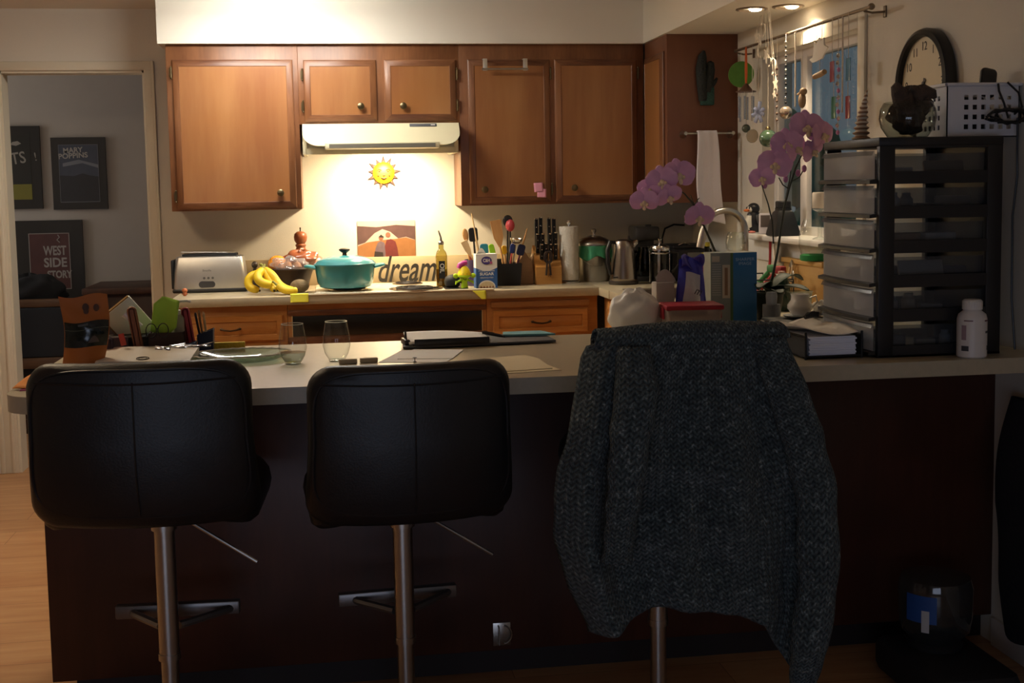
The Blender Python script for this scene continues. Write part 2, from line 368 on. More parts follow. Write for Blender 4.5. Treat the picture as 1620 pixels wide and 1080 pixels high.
m_ = MB(rotm((-.345, .36, 0), rz=-90)); dd = door_part(c, 0, .335, .01, .71)
dd.location = (-.345, .37, 0); dd.rotation_euler = (0, 0, R(-90))

# counters: back run, corner and sink run in one worktop with a sink cut-out
b = MB(); cz0, cz1 = .86, .90
b.ext(-.605, 1.39, -.64, 0, cz0, cz1, .004); b.ext(1.385, XW, -.845, 0, cz0, cz1, .004); b.ext(1.39, 1.475, -1.36, -.84, cz0, cz1, .004)
b.ext(1.93, XW, -1.36, -.84, cz0, cz1); b.ext(1.39, XW, -2.445, -1.355, cz0, cz1, .004)
solo('kitchen_countertop', 'long beige laminate worktop along the back wall, cut out for the sink', 'countertop', b, [LAMI])
b = MB(); rr = .1; pts = [(-.68, -2.46), (-.68, -3.31+rr)]+[(-.68+rr-rr*math.cos(R(a)), -3.31+rr-rr*math.sin(R(a))) for a in range(10, 90, 10)]+[(-.68+rr, -3.31), (XW, -3.31), (XW, -2.45), (-.67, -2.45)]
b.prism(pts, .858, .90, 'z'); solo('bar_countertop', 'beige laminate breakfast bar top with rounded corner, behind the stools', 'countertop', b, [LAMI])
b = MB(); b.ext(0, XW+.65, 0, .50, .085, .858, .002); t = thing('bar_cabinet', 'dark brown panelled base under the breakfast bar', 'cabinet', (-.65, -3.04, 0))
part('carcass', b, DARKW, t)
b = MB(); b.ext(.05, XW+.65, .06, .50, 0, .085); part('toe_kick', b, mat('toe kick', '1c0f0b', .6), t)
b = MB(); b.ext(1.19, 1.24, -.003, 0, .012, .078, .001); b.tube([(1.205, -.004, .02), (1.205, -.02, .02), (1.205, -.02, .07), (1.205, -.004, .07)], .0022, 6); b.tube([(1.222, -.006, .02)]+[(1.222+.02*math.sin(R(a)), -.012, .045-.025*math.cos(R(a))) for a in range(0, 181, 15)]+[(1.222, -.006, .07)], .002, 6); part('latch', b, STEEL, t).location = (0, 0, .087)
# base cabinets along the back
def pull(root, x, z, w=.075, m=BRONZE):
    k = MB(); k.tube([(x-w/2, 0, z), (x-w/2, -.02, z+.002), (x-w*.3, -.026, z-.003), (x, -.027, z-.006), (x+w*.3, -.026, z-.003), (x+w/2, -.02, z+.002), (x+w/2, 0, z)], [.0065, .006, .0042, .004, .0042, .006, .0065], 8)
    return part('pull', k, m, root)
def drawer(root, x0, x1, z0, z1, handle=True):
    b = MB(); w, h = x1-x0, z1-z0; cx, cz = (x0+x1)/2, (z0+z1)/2
    rc = lambda i, y: [(cx+sx*(w/2-i), y, cz+sz*(h/2-i)) for sx, sz in ((-1, -1), (1, -1), (1, 1), (-1, 1))]
    b.loft([rc(0, 0), rc(0, -.012), rc(.005, -.018), rc(.028, -.019), rc(.032, -.012), rc(.05, -.02)], True, True, True)
    d = part('drawer', b, OAKB, root)
    if handle: pull(d, cx, cz, .085).location = (0, -.019, 0)
    return d
def basecab(label, x0, x1):
    t = thing('base_cabinet', label, 'cabinet', (x0, -.60, 0)); b = MB(); b.ext(0, x1-x0, 0, .59, .09, .858, .002); part('carcass', b, OAKB, t)
    b = MB(); b.ext(0, x1-x0, .05, .55, 0, .09); part('toe_kick', b, BLKM, t); return t
t = basecab('oak base cabinet with a bronze-handled drawer, below the toaster', -.60, -.085)
drawer(t, .02, .495, .695, .815); door_part(t, .02, .495, .11, .67, (.44, .62), mats=[OAKB]*3)
t = basecab('oak base cabinet with a long black inset panel, below the cooktop', -.083, .845)
b = MB(); b.ext(.02, .908, -.004, 0, .708, .803, .001); part('inset_panel', b, mat('black glass panel', '1b1c1d', .25), t, 'black glossy inset panel')
IV = mat('ivory edging', 'd6c6a0', .4)
for x in (.018, .9065): b = MB(); b.ext(x, x+.0035, -.007, 0, .706, .805); part('panel_edging', b, IV, t, 'thin ivory edging')
b = MB(); b.ext(.0, .928, -.008, 0, .66, .705, .002); b.ext(0, .928, -.008, 0, .806, .83, .002); part('rail', b, OAKX, t)
t = basecab('oak base cabinet with pull-out board above its drawer, below the knife block', .847, 1.385)
b = MB(); b.ext(.02, .495, -.016, 0, .814, .842, .003); part('pull_out_board', b, wood('board edge', '9a6a3c', 'b98a58', 6, 'x'), t, 'pale wooden pull-out board')
drawer(t, .028, .49, .684, .80); door_part(t, .028, .49, .11, .66, (.08, .6), mats=[OAKB]*3)
t = thing('base_cabinet', 'oak sink base cabinet with doors facing the aisle, below the sink', 'cabinet', (1.42, -.60, 0), -90)
b = MB(); b.ext(0, 1.83, 0, .02, .09, .858, .002); b.ext(0, 1.83, 0, .55, .09, .70, .002); part('carcass', b, OAKB, t)
b = MB(); b.ext(0, 1.83, .05, .5, 0, .09); part('toe_kick', b, BLKM, t)
door_part(t, .12, .62, .11, .835, mats=[OAKB]*3); door_part(t, .64, 1.14, .11, .835, mats=[OAKB]*3); door_part(t, 1.16, 1.66, .11, .835, mats=[OAKB]*3)

# range hood
HOODM = mat('almond enamel', 'ddd6b4', .35, var=.02)
t = thing('range_hood', 'almond enamel range hood glowing over the cooktop', 'range hood', (.381, -.0, 1.555))
b = MB(); prof = lambda w: [(-w, -.03, .145), (-w, -.475, .145), (-w, -.485, .135), (-w, -.485, .075), (-w, -.478, .05), (-w, -.03, .05)]
b.ext(-.375, .375, -.34, -.002, .05, .143, .003)
# sloping front with rounded lower corners
fp = [(-.373, .143), (.373, .143), (.373, .095)]+[(.373-.075+.075*math.cos(R(a)), .095-.058*math.sin(R(a))) for a in range(15, 91, 15)]+[(-.298-.075*math.sin(R(a)), .095-.058*math.cos(R(a))) for a in range(0, 91, 15)]
b.loft([[(x, -.34, z) for x, z in fp], [(x, -.40-.09*min(1, (.143-z)/.1), z) for x, z in fp]], True, True, True)
part('canopy', b, HOODM, t)
b = MB(); b.ext(-.27, .27, -.492, -.05, 0.022, .05, .003); b.mi = 1; b.ext(-.25, .25, -.495, -.49, .026, .044); part('vent_slot', b, [HOODM, mat('vent shadow grey', '6e6a5e', .6)], t)
b = MB(); b.ext(-.375, -.355, -.35, -.002, .0, .06, .002); b.ext(.355, .375, -.35, -.002, .0, .06, .002); b.ext(-.36, .36, -.35, -.335, 0.0, .03); b.ext(-.36, .36, -.335, -.002, .03, .05); part('underside', b, HOODM, t)
b = MB(); b.box((.20, -.4115, .1325), (.13, .004, .018), 0, .001, rx=-.73); b.mi = 1; b.box((.247, -.414, .133), (.02, .002, .005), rx=-.73); part('control_plate', b, [mat('hood plate', '55585e', .4), WHITE], t, 'small dark control plate')
b = MB(); b.ext(-.03, .09, -.33, -.21, .02, .032, .003); part('lamp_lens', b, mat('hood lamp', 'ffe6b0', .4, emit=30), t, 'glowing lamp lens')
light('hood_lamp', 'AREA', (.411, -.25, 1.565), 15.0, (1.0, .80, .52), .11, .09, target=(.395, -.16, 1.0), parent=t)
# kitchen ceiling light (just above the frame)
t = thing('ceiling_light', 'long box-shaped ceiling light before the soffit, above the aisle', 'ceiling light', (-.10, -.84, 2.29))
b = MB(); b.ext(-.32, .32, -.10, .10, -.03, 0, .006); part('base', b, WHITE, t)
b = MB(); b.ext(-.3, .3, -.085, .085, -.062, -.03, .01); part('diffuser', b, mat('lamp glass', 'fffaf0', .4, emit=56), t, 'glowing opal glass diffuser')
t = thing('ceiling_light', 'square flush ceiling light on the left, before the doorway', 'ceiling light', (-1.25, -2.2, 2.29))
b = MB(); b.ext(-.2, .2, -.2, .2, -.03, 0, .006); part('base', b, WHITE, t)
b = MB(); b.ext(-.19, .19, -.19, .19, -.06, -.03, .01); part('diffuser', b, mat('panel glass', 'ffe4bc', .4, emit=27), t, 'glowing square diffuser')
# recessed spots over the sink
for i, (x, y) in enumerate(((1.825, -1.545), (1.95, -1.62))):
    t = thing('recessed_spotlight', ['recessed spotlight with bright visible bulb, over the sink', 'recessed spotlight closest to the window wall, over the sink'][i], 'spotlight', (x, y, 2.08), group='recessed spotlights in the soffit')
    b = MB(); b.lathe([(.062, .001), (.064, -.004), (.052, -.006), (.046, -.001)], 32, cap0=False, cap1=False); part('trim_ring', b, mat('spot ring', '9c8a78', .35, .6), t)
    b = MB(); b.lathe([(.046, -.001), (.035, .0), (.001, .0005)], 24, cap0=False); part('baffle', b, mat('spot baffle', 'a89478', .4), t)
    b = MB(); b.ball((.016, 0, -.002), (.026, .026, .009), 20, 8); part('bulb', b, mat('spot bulb', 'ffe9c4', .4, emit=22), t, 'lit bulb')
    light('spot', 'SPOT', (x, y, 2.06), [16, 26][i], (1, .78, .52), .03, target=[(1.85, -1.6, .9), (2.045, -1.72, 1.75)][i], parent=t, spot=[95, 100][i], blend=.7)

# cooktop
t = thing('cooktop', 'almond electric coil cooktop set in the back counter', 'cooktop', (.38, -.32, .90))
b = MB(); b.ext(-.335, .275, -.318, .24, 0, .008, .003); b.ext(-.41, .50, -.323, -.30, 0, .009, .003); part('surface', b, mat('cooktop enamel', 'e0d6bc', .25, var=.02), t)
b = MB(); b.ext(.277, .385, -.298, .24, 0, .007, .002); part('control_panel', b, mat('black control panel', '1a1a1c', .3), t, 'black control strip on the right')
PAN = mat('drip pan chrome', 'a09284', .22, 1, var=.25, vs=30)
for (x, y, r) in ((-.18, -.14, .095), (.14, -.2, .125), (-.18, .12, .075), (.12, .12, .075)):
    b = MB(); b.lathe([(r, .008), (r*1.03, .012), (r*.95, .011), (r*.6, .009), (r*.3, .0085), (.001, .0085)], 36, (x, y, 0)); bu = part('burner', b, PAN, t)
    k = MB(); n = 90; k.tube([(x+(r*.16+r*.7*i/n)*math.cos(i*.21), y+(r*.16+r*.7*i/n)*math.sin(i*.21), .016) for i in range(n)], .0042, 6); part('coil', k, mat('coil', '2a2624', .5, .3), bu)

# sink and faucet
t = thing('sink', 'stainless drop-in kitchen sink under the faucet', 'sink', (1.7, -1.1, .90))
b = MB(); x0, x1, y0, y1 = -.235, .24, -.268, .266
o = lambda i, z, r=.03: [(x0+i if sx < 0 else x1-i, y0+i if sy < 0 else y1-i, z) for sx, sy in ((-1, -1), (1, -1), (1, 1), (-1, 1))]
b.loft([o(-.01, .002), o(-.008, .005), o(.03, .006), o(.034, .002), o(.05, -.15), o(.09, -.165)], True, False, True); part('basin', b, mat('sink steel', '8d8680', .32, 1, var=.1), t)
t = thing('faucet', 'brushed steel gooseneck kitchen faucet arching by the window', 'faucet', (1.90, -1.25, .90))
b = MB(); b.lathe([(.03, 0), (.03, .008), (.022, .02), (.019, .06)], 20); part('base', b, STEEL, t)
b = MB(); N = 16; pts = [(0, 0, .03), (-.0, 0.0, .12), (0, -.0, .26)]+[(-.092+.092*math.cos(R(a)), 0, .275+.092*math.sin(R(a))) for a in range(12, 176, 12)]
b.tube(pts, .0145, 12); e = Vector(pts[-1]); part('spout', b, STEEL, t)
b = MB(); b.tube([e+Vector((.001, 0, .006)), e+Vector((-.008, 0, -.03)), e+Vector((-.02, 0, -.085))], [.0155, .018, .017], 14); part('spray_head', b, STEEL, t)
b = MB(); b.tube([(0, -.02, .05), (0, -.07, .085)], .006, 8); part('lever', b, STEEL, t)

# ------------------------------------------------------------------ bar stools
def stool(label, loc, rz, lift=0, w=.45, grp='black bar stools at the breakfast bar'):
    t = thing('bar_stool', label, 'bar stool', loc, rz, grp); z0 = lift
    def bend(p):
        u = p.x/(w/2); k = max(0, min(1, (.86+z0-p.z)/.18))
        return (p.x*(1+.05*k), p.y+.05*u*u*(1+.3*k)-.012+.03*k*k, p.z)
    b = MB(); b.slab(w, .365, .06, .06, .022, bend, (0, -.235, .846+z0), 7); bk = part('backrest', b, LEATH, t)
    b = MB(); ol = []
    for i in range(96):
        a = i/96*2*math.pi; cx, cz = math.cos(a), math.sin(a); k = 5
        r = (abs(cx)**k+abs(cz)**k)**(-1/k); ol.append(Vector(bend(Vector((cx*r*(w/2-.012), -.262, .855+z0+cz*r*(.345/2-.012))))))
    ol.append(ol[0]); b.tube(ol, .0032, 6, False); b.tube([bend(Vector((-w*.44+w*.88*i/20, -.2665, .99+z0-.004*math.sin(i/20*3.1)))) for i in range(21)], .0022, 6); b.tube([bend(Vector((0, -.2665, .70+z0+.29*i/10))) for i in range(11)], .002, 6)
    part('piping', b, LEATH, bk)
    b = MB(rotm((0, .012, .708+z0), rx=90)); b.slab(w+.0, .42, .08, .085, .03, lambda p: (p.x, p.y-.03*(abs(p.x)/(w/2))**3, p.z)); part('seat', b, LEATH, t)
    b = MB(); b.lathe([(.03, .6+z0), (.03, .652+z0)], 20); b.cyl((0, 0, .30), (0, 0, .62+z0), .024, n=24); b.cyl((0, 0, .02), (0, 0, .30), .0205, n=24); b.lathe([(.026, .286), (.026, .302)], 24); part('column', b, STEEL, t)
    b = MB(); b.lathe([(.205, 0), (.205, .006), (.19, .012), (.06, .022), (.04, .035), (.026, .05)], 40); part('base', b, STEEL, t)
    b = MB(); b.tube([(-.022, .02, .36), (-.10, .11, .36), (-.11, .13, .36)], .010, 8); b.tube([(.022, .02, .36), (.12, .11, .36), (.13, .13, .36)], .010, 8); b.ext(-.15, .15, .12, .145, .345, .378, .004); part('footrest', b, mat('footrest steel', '7a7674', .35, .8), t)
    b = MB(); b.tube([(.03, -.01, .635+z0), (.07, -.02, .615+z0), (.215, -.03, .52+z0)], .0042, 8); part('lever', b, STEEL, t)
    return t
stool('leftmost black leather bar stool with chrome column, below the paper bag', (-.285, -3.46, 0), -3, 0, .475)
stool('black leather bar stool in the middle, below the two stemless glasses', (.272, -3.46, 0), 4, -.025, .455)
stool('black bar stool raised highest, mostly hidden under the grey sweater', (.905, -3.46, 0), 6, .024, .42)

# ------------------------------------------------------------------ knitted sweater over the third stool
def knit():
    m, nt, p = newmat('heathered knit'); p.inputs['Roughness'].default_value = .95; p.inputs['Specular IOR Level'].default_value = .1; p.inputs['Sheen Weight'].default_value = .15
    tc = node(nt, 'ShaderNodeTexCoord'); sp = node(nt, 'ShaderNodeSeparateXYZ'); nt.links.new(tc.outputs['UV'], sp.inputs[0])
    def mth(op, a, b=None, c=None):
        n = node(nt, 'ShaderNodeMath', operation=op)
        for i, q in enumerate((a, b, c)):
            if q is None: continue
            if isinstance(q, (int, float)): n.inputs[i].default_value = q
            else: nt.links.new(q, n.inputs[i])
        return n.outputs[0]
    fx = mth('FRACT', mth('MULTIPLY', sp.outputs['X'], 62)); tri = mth('ABSOLUTE', mth('SUBTRACT', fx, .5))
    vv = mth('ADD', mth('MULTIPLY', sp.outputs['Y'], 88), mth('MULTIPLY', tri, 1.5))
    row = mth('ABSOLUTE', mth('SUBTRACT', mth('FRACT', vv), .5)); gap = mth('ABSOLUTE', mth('SUBTRACT', tri, .25))
    hgt = mth('SUBTRACT', mth('SUBTRACT', 1, mth('MULTIPLY', row, 1.6)), mth('MULTIPLY', gap, 1.6))
    n1 = node(nt, 'ShaderNodeTexNoise'); n1.inputs['Scale'].default_value = 75; n1.inputs['Detail'].default_value = 4
    n2 = node(nt, 'ShaderNodeTexNoise'); n2.inputs['Scale'].default_value = 260; n2.inputs['Detail'].default_value = 3
    nt.links.new(tc.outputs['Object'], n1.inputs['Vector']); nt.links.new(tc.outputs['Object'], n2.inputs['Vector'])
    rp = node(nt, 'ShaderNodeValToRGB'); e = rp.color_ramp.elements; e[0].position = .35; e[0].color = lin('30383b'); e[1].position = .72; e[1].color = lin('a0a9a8')
    k = rp.color_ramp.elements.new(.55); k.color = lin('505a59')
    nt.links.new(mth('ADD', mth('MULTIPLY', n1.outputs['Fac'], .6), mth('MULTIPLY', n2.outputs['Fac'], .4)), rp.inputs[0])
    st = mth('ADD', mth('MULTIPLY', mth('MAXIMUM', hgt, 0), 1.25), .42); mxk = node(nt, 'ShaderNodeVectorMath', operation='SCALE'); nt.links.new(rp.outputs['Color'], mxk.inputs[0]); nt.links.new(st, mxk.inputs['Scale'])
    nt.links.new(mxk.outputs[0], p.inputs['Base Color'])
    bp = node(nt, 'ShaderNodeBump'); bp.inputs['Strength'].default_value = 1; bp.inputs['Distance'].default_value = .006
    nt.links.new(mth('ADD', hgt, mth('MULTIPLY', n2.outputs['Fac'], .9)), bp.inputs['Height']); nt.links.new(bp.outputs['Normal'], p.inputs['Normal']); return m
KNIT = knit()
def lerp_tab(tab, z):
    tab = sorted(tab)
    if z <= tab[0][0]: return tab[0][1]
    for (a, x), (c, y) in zip(tab, tab[1:]):
        if z <= c: return x+(y-x)*(z-a)/(c-a)
    return tab[-1][1]
L_ = [(.20, .70), (.39, .675), (.48, .632), (.60, .598), (.70, .598), (.76, .606), (.81, .625), (.87, .640), (1.0, .672), (1.045, .70), (1.09, .73)]
R_ = [(.20, 1.175), (.262, 1.2), (.40, 1.222), (.548, 1.232), (.697, 1.228), (.80, 1.195), (.877, 1.17), (1.0, 1.155), (1.05, 1.145), (1.09, 1.12)]
H_ = [(0, .372), (.08, .392), (.2, .42), (.35, .438), (.5, .428), (.62, .41), (.72, .385), (.80, .33), (.9, .26), (.96, .225), (1, .25)]
def sweat(u, v):
    # v 0..0.16 falls behind the backrest, 0.16..0.24 over its top, rest hangs towards the camera
    top = 1.044+.014*math.sin(u*3.0+.4)+.012*u
    zb = lerp_tab(H_, u)
    if v < .16: z = top-.02-(.16-v)/.16*.16; y = -3.655
    elif v < .26:
        a = (v-.16)/.10*math.pi; z = top-.02+.03*math.sin(a); y = -3.70+.045*math.cos(a)
    else:
        q = (v-.26)/.74; z = (top-.02)*(1-q)+zb*q; y = -3.747-.02*math.sin(min(1, q*3)*1.57)
    zz = max(z, .2); x0, x1 = lerp_tab(L_, zz), lerp_tab(R_, zz)
    if v < .2: x0, x1 = max(x0, .705), min(x1, 1.125)
    x = x0+(x1-x0)*u
    if v >= .26:
        q = (v-.26)/.74; g = min(1, q*2.2)
        f = .024*math.sin(u*9.5+1.2+q*1.5)+.014*math.sin(u*21+2-q*3)+.008*math.sin(u*37+q*6)+.006*math.sin(q*26+u*5)
        y += -f*g-.012*math.exp(-((q-.42-.1*u)/.03)**2)*g*(1 if .25 < u < .75 else .3)
        ed = min(u, 1-u); y += .07*max(0, (.09-ed)/.09)**1.5
        y -= .03*math.exp(-((u-.10)/.06)**2)*min(1, q*3)
    else: y += (.09-min(.09, min(u, 1-u)))*.25
    return (x, y, z)
def uvmesh(o, nu, nv):
    me = o.data; uv = me.uv_layers.new(name='UVMap')
    return uv
def sheet_obj(name, fn, nu, nv, m, parent=None, us=1, vs=1, cu=False, solid=.007):
    me = bpy.data.meshes.new(name); V = [fn(i/(nu if cu else nu-1), j/(nv-1)) for j in range(nv) for i in range(nu)]; F = []; UV = []
    for j in range(nv-1):
        for i in range(nu if cu else nu-1):
            k = (i+1) % nu; F.append((j*nu+i, j*nu+k, (j+1)*nu+k, (j+1)*nu+i)); a, c = i/(nu-1)*us, (i+1)/(nu-1)*us; d, e = j/(nv-1)*vs, (j+1)/(nv-1)*vs
            UV += [(a, d), (c, d), (c, e), (a, e)]
    me.from_pydata([tuple(v) for v in V], [], F); uv = me.uv_layers.new(name='UVMap')
    for i, q in enumerate(UV): uv.data[i].uv = q
    for p in me.polygons: p.use_smooth = True
    me.materials.append(m); o = bpy.data.objects.new(name, me); COL.objects.link(o); o.parent = parent
    if solid: q = o.modifiers.new('thickness', 'SOLIDIFY'); q.thickness = solid; q.offset = 0
    return o
sw = sheet_obj('sweater', sweat, 90, 110, KNIT, None, .55, .85); tag(sw, 'chunky grey heathered knit sweater draped over the rightmost bar stool', 'sweater')
def sleeve(pts, rads, flat=.5, seed=0):
    P = [Vector(p) for p in pts]
    def fn(u, v):
        s = v*(len(P)-1); i = min(int(s), len(P)-2); k = s-i; p = P[i].lerp(P[i+1], k); r = rads[i]+(rads[i+1]-rads[i])*k; a = u*2*math.pi
        w = 1+.06*math.sin(v*40+seed)*(1 if v > .3 else .3)
        return (p.x+r*w*math.cos(a), p.y+r*flat*math.sin(a), p.z)
    return fn
sheet_obj('sleeve', sleeve([(.775, -3.745, 1.03), (.768, -3.808, .94), (.748, -3.825, .84), (.734, -3.83, .72), (.722, -3.83, .64), (.714, -3.832, .572)], [.035, .047, .043, .037, .031, .031], .75), 28, 50, KNIT, sw, .22, .46, True, .005)
sheet_obj('sleeve', sleeve([(1.085, -3.74, 1.04), (1.115, -3.785, .93), (1.15, -3.79, .82), (1.185, -3.79, .69), (1.192, -3.79, .5), (1.168, -3.795, .33), (1.15, -3.795, .235)], [.04, .046, .048, .046, .046, .042, .026], .6, 2), 28, 60, KNIT, sw, .24, .80, True, .005)
# ------------------------------------------------------------------ things on the walls and cabinet fronts
def poly(n, r, cx=0, cz=0, a0=0, sx=1, sz=1): return [(cx+r*sx*math.cos(a0+2*math.pi*i/n), cz+r*sz*math.sin(a0+2*math.pi*i/n)) for i in range(n)]
ZC = .90
# sun face plaque
t = thing('sun_plaque', 'yellow smiling sun face plaque on the lit wall below the range hood', 'wall ornament', (.404, -.002, 1.467))
b = MB(); pts = []
for i in range(26):
    r = (.088 if i % 4 == 0 else .078) if i % 2 == 0 else .052; a = R(90+360*i/26); pts.append((r*math.cos(a), r*math.sin(a)))
b.prism(pts, 0, -.008); b.mi = 1; b.prism([(x*.74, z*.74) for x, z in pts], -.008, -.011)
part('rays', b, [mat('clay brown', '3a1c0c', .6), mat('clay orange', 'b0662a', .6)], t)
b = MB(); b.lathe([(.056, 0), (.055, .008), (.045, .016), (.025, .021), (.001, .022)], 32); m_ = part('face', b, mat('sun yellow', 'c88e0c', .5), t); m_.rotation_euler = (R(90), 0, 0); m_.location = (0, -.006, 0)
b = MB()
for s in (-1, 1):
    b.tube([(s*.034, -.026, .012), (s*.024, -.028, .019), (s*.012, -.029, .014)], .0017, 6); b.ball((s*.022, -.027, .008), (.005, .003, .003), 8, 5); b.ball((s*.028, -.0255, -.014), (.0045, .003, .0045), 8, 5)
b.tube([(-.006, -.029, -.011), (0, -.031, -.014), (.006, -.029, -.011)], .0022, 6); b.tube([(-.014, -.0275, -.024), (0, -.029, -.030), (.014, -.0275, -.024)], .003, 6)
part('features', b, mat('painted brown', '3c2a08', .6), t).location = (0, -.004, 0)
# photograph print leaning on the backsplash ledge
t = thing('photo_print', 'unframed photo of two people on red rocks, on the wall above the sign', 'photo', (.41, -.003, 1.13))
b = MB(); w2, h2 = .148, .093
b.ext(-w2, w2, -.002, 0, -h2, h2)
b.mi = 1; b.prism([(-w2, -.03), (-.11, -.018), (-.06, .03), (-.02, .05), (.02, .035), (.06, .0), (.10, .008), (w2, -.01), (w2, .062), (.05, .07), (-.05, .06), (-w2, .068)], -.002, -.0024)
b.mi = 2; b.prism([(-w2, -h2), (w2, -h2), (w2, -.012), (.10, .004), (.05, -.002), (.01, -.004), (-.06, -.012), (-.10, -.018), (-w2, -.036)], -.0024, -.0028)
b.mi = 3; b.prism([(-.062, -h2), (-.058, -.05), (-.045, -.02), (-.03, -.012), (-.012, -.02), (-.005, -.05), (-.008, -h2)], -.0028, -.0032)
b.mi = 4; b.prism([(-.005, -h2), (-.01, -.04), (.0, -.008), (.022, -.002), (.045, -.015), (.055, -.05), (.06, -h2)], -.0028, -.0033)
b.mi = 5; b.prism(poly(12, .012, -.028, .004), -.003, -.0036); b.prism(poly(12, .013, .008, .02), -.003, -.0036)
b.mi = 6; b.prism([(-.042, .008), (-.028, .022), (-.014, .01), (-.014, .006)], -.0035, -.004); b.prism([(-.066, -h2), (-.062, -.064), (-.02, -.07), (-.018, -h2)], -.0033, -.0037)
part('print', b, [mat('photo sky', 'b8a498', .35), mat('photo canyon', '5c4440', .35, var=.3, vs=25), mat('photo rock', '96663e', .35, var=.18, vs=30), mat('photo shirt', '6c5a60', .35, var=.2, vs=50), mat('photo coat', '6e3430', .35, var=.2, vs=50), mat('photo skin', '8c5c48', .35), mat('photo dark', '3a302c', .35)], t)
# dream sign
b = MB(); b.text('dream', .19, (0, -.012, .085), (84, 0, 0), .007, .38, .002, width=.30); bmesh.ops.translate(b.b, vec=(0, 0, 0), verts=b.b.verts)
zmin = min(v.co.z for v in b.b.verts); bmesh.ops.translate(b.b, vec=(0, 0, -zmin), verts=b.b.verts)
solo('word_sign', 'black slanted word sign reading dream, standing behind the cooktop', 'sign', b, mat('sign black', '26221e', .5, var=.2), (.50, -.05, .908))
# sticky notes
PINK = mat('pink note', 'e8a0b4', .8); YEL = mat('yellow note', 'f2ee4a', .8); ORG = mat('orange note', 'ee9c50', .8)
def note(label, m, c, w, h, tilt=0, curl=.006, grp=None, face='y'):
    def fn(u, v): x, z = (u-.5)*w, -v*h; a = R(tilt); return (x*math.cos(a)-z*math.sin(a), -.001-curl*v*v, x*math.sin(a)+z*math.cos(a))
    b = MB(); b.sheet(fn, 6, 8); return solo('sticky_note', label, 'sticky note', b, m, c, 0, grp, .0006)
note('upper pink sticky note on the tall oak cabinet door', PINK, (1.148, -.35, 1.402), .045, .045, 3, .004, 'pink sticky notes on the cabinet')
note('lower pink sticky note on the tall oak cabinet door', PINK, (1.166, -.3515, 1.372), .045, .042, -3, .006, 'pink sticky notes on the cabinet')
def flap(label, c, w, h0, h1, sk):
    def fn(u, v):
        x = (u-.5)*w+sk*v*(1-u)*2; s = v*(h0+h1)
        return (x, -s+h0, .0012) if s < h0 else (x, -.0025-.004*((s-h0)/h1), -(s-h0))
    b = MB(); b.sheet(fn, 6, 16); return solo('sticky_note', label, 'sticky note', b, YEL, c, 0, 'yellow sticky notes on the worktop edge', .0006)
flap('yellow sticky note hanging over the worktop edge below the bananas', (-.026, -.6415, .9095), .082, .012, .038, 0)
flap('yellow sticky note hanging over the worktop edge below the sugar carton', (.80, -.6415, .902), .082, .016, .042, .03)
# over-the-door towel bar on the tall cabinet
t = thing('door_towel_bar', 'small silver over-the-door towel bar on top of the tall cabinet door', 'towel bar', (.99, -.353, 1.955))
b = MB(); b.tube([(-.115, -.03, 0), (.112, -.03, 0)], .0055, 10); part('bar', b, STEEL, t)
for x in (-.099, .098):
    b = MB(); b.ext(x-.011, x+.011, -.032, -.029, -.008, .05, .001); b.ext(x-.011, x+.011, -.03, .003, .046, .05, .001); part('hook', b, mat('towel bar bracket', 'c9c4b8', .35, .6), t)
# hand-shaped glove ornament on the end panel
t = thing('cactus_ornament', 'dark green cactus wall ornament on the plain cabinet end', 'wall ornament', (1.886, -.7315, 1.749))
DG = mat('cactus dark', '20241f', .7, var=.4, vs=60, bump=.6, bs=120)
b = MB(); b.tube([(-.018, -.02, .02), (-.022, -.022, .10), (-.026, -.022, .17), (-.02, -.02, .225), (-.012, -.02, .252)], [.02, .026, .026, .02, .006], 14); b.tube([(.0, -.02, .06), (.01, -.02, .12), (.018, -.022, .165), (.018, -.02, .195), (.016, -.02, .204)], [.02, .024, .022, .018, .006], 14); b.tube([(.02, -.022, .085), (.04, -.024, .11), (.05, -.024, .125)], [.012, .01, .005], 10)
part('stems', b, DG, t)
b = MB(); b.box((.003, -.018, .042), (.064, .032, .084), bev=.006); part('pot', b, mat('teal pot', '1e4a40', .6, var=.35, vs=70, bump=.4), t, 'teal green pot')
# towel rail and hand towel
t = thing('towel_rail', 'brushed nickel towel rail on the plain cabinet end', 'towel rail', (1.886, -.7305, 1.618))
b = MB(); b.tube([(-.115, -.045, 0), (.125, -.045, 0)], .005, 10); part('bar', b, STEEL, t)
for x in (-.11, .12):
    b = MB(); b.tube([(x, 0, -.004), (x, -.03, -.001), (x, -.05, 0)], [.017, .010, .009], 14); part('post', b, STEEL, t)
def towel(u, v):
    hw = .046+.0045*math.sin(v*3); z0 = .007
    if v < .06: a = v/.06*math.pi; y = -.045+.008*math.cos(a); z = z0*math.sin(a)+.0
    else: z = -(v-.06)/.94*(.40+.03*u); y = -.054-.004*math.sin(u*14+v*2)
    k = max(0, (v-.06)/.94); x = (u-.5)*2*hw*(1+.30*k)+.026*k*k+.004*math.sin(v*7)
    return (x, y-.006*math.sin(u*9+1)*k, z)
o = sheet_obj('hand_towel', towel, 26, 50, mat('towel cotton', 'f6f0f4', .95, var=.03, bump=.3, bs=400), None, 1, 1, False, .006); o.location = (1.877, -.7305, 1.622); tag(o, 'white hand towel hanging from the nickel towel rail', 'towel')

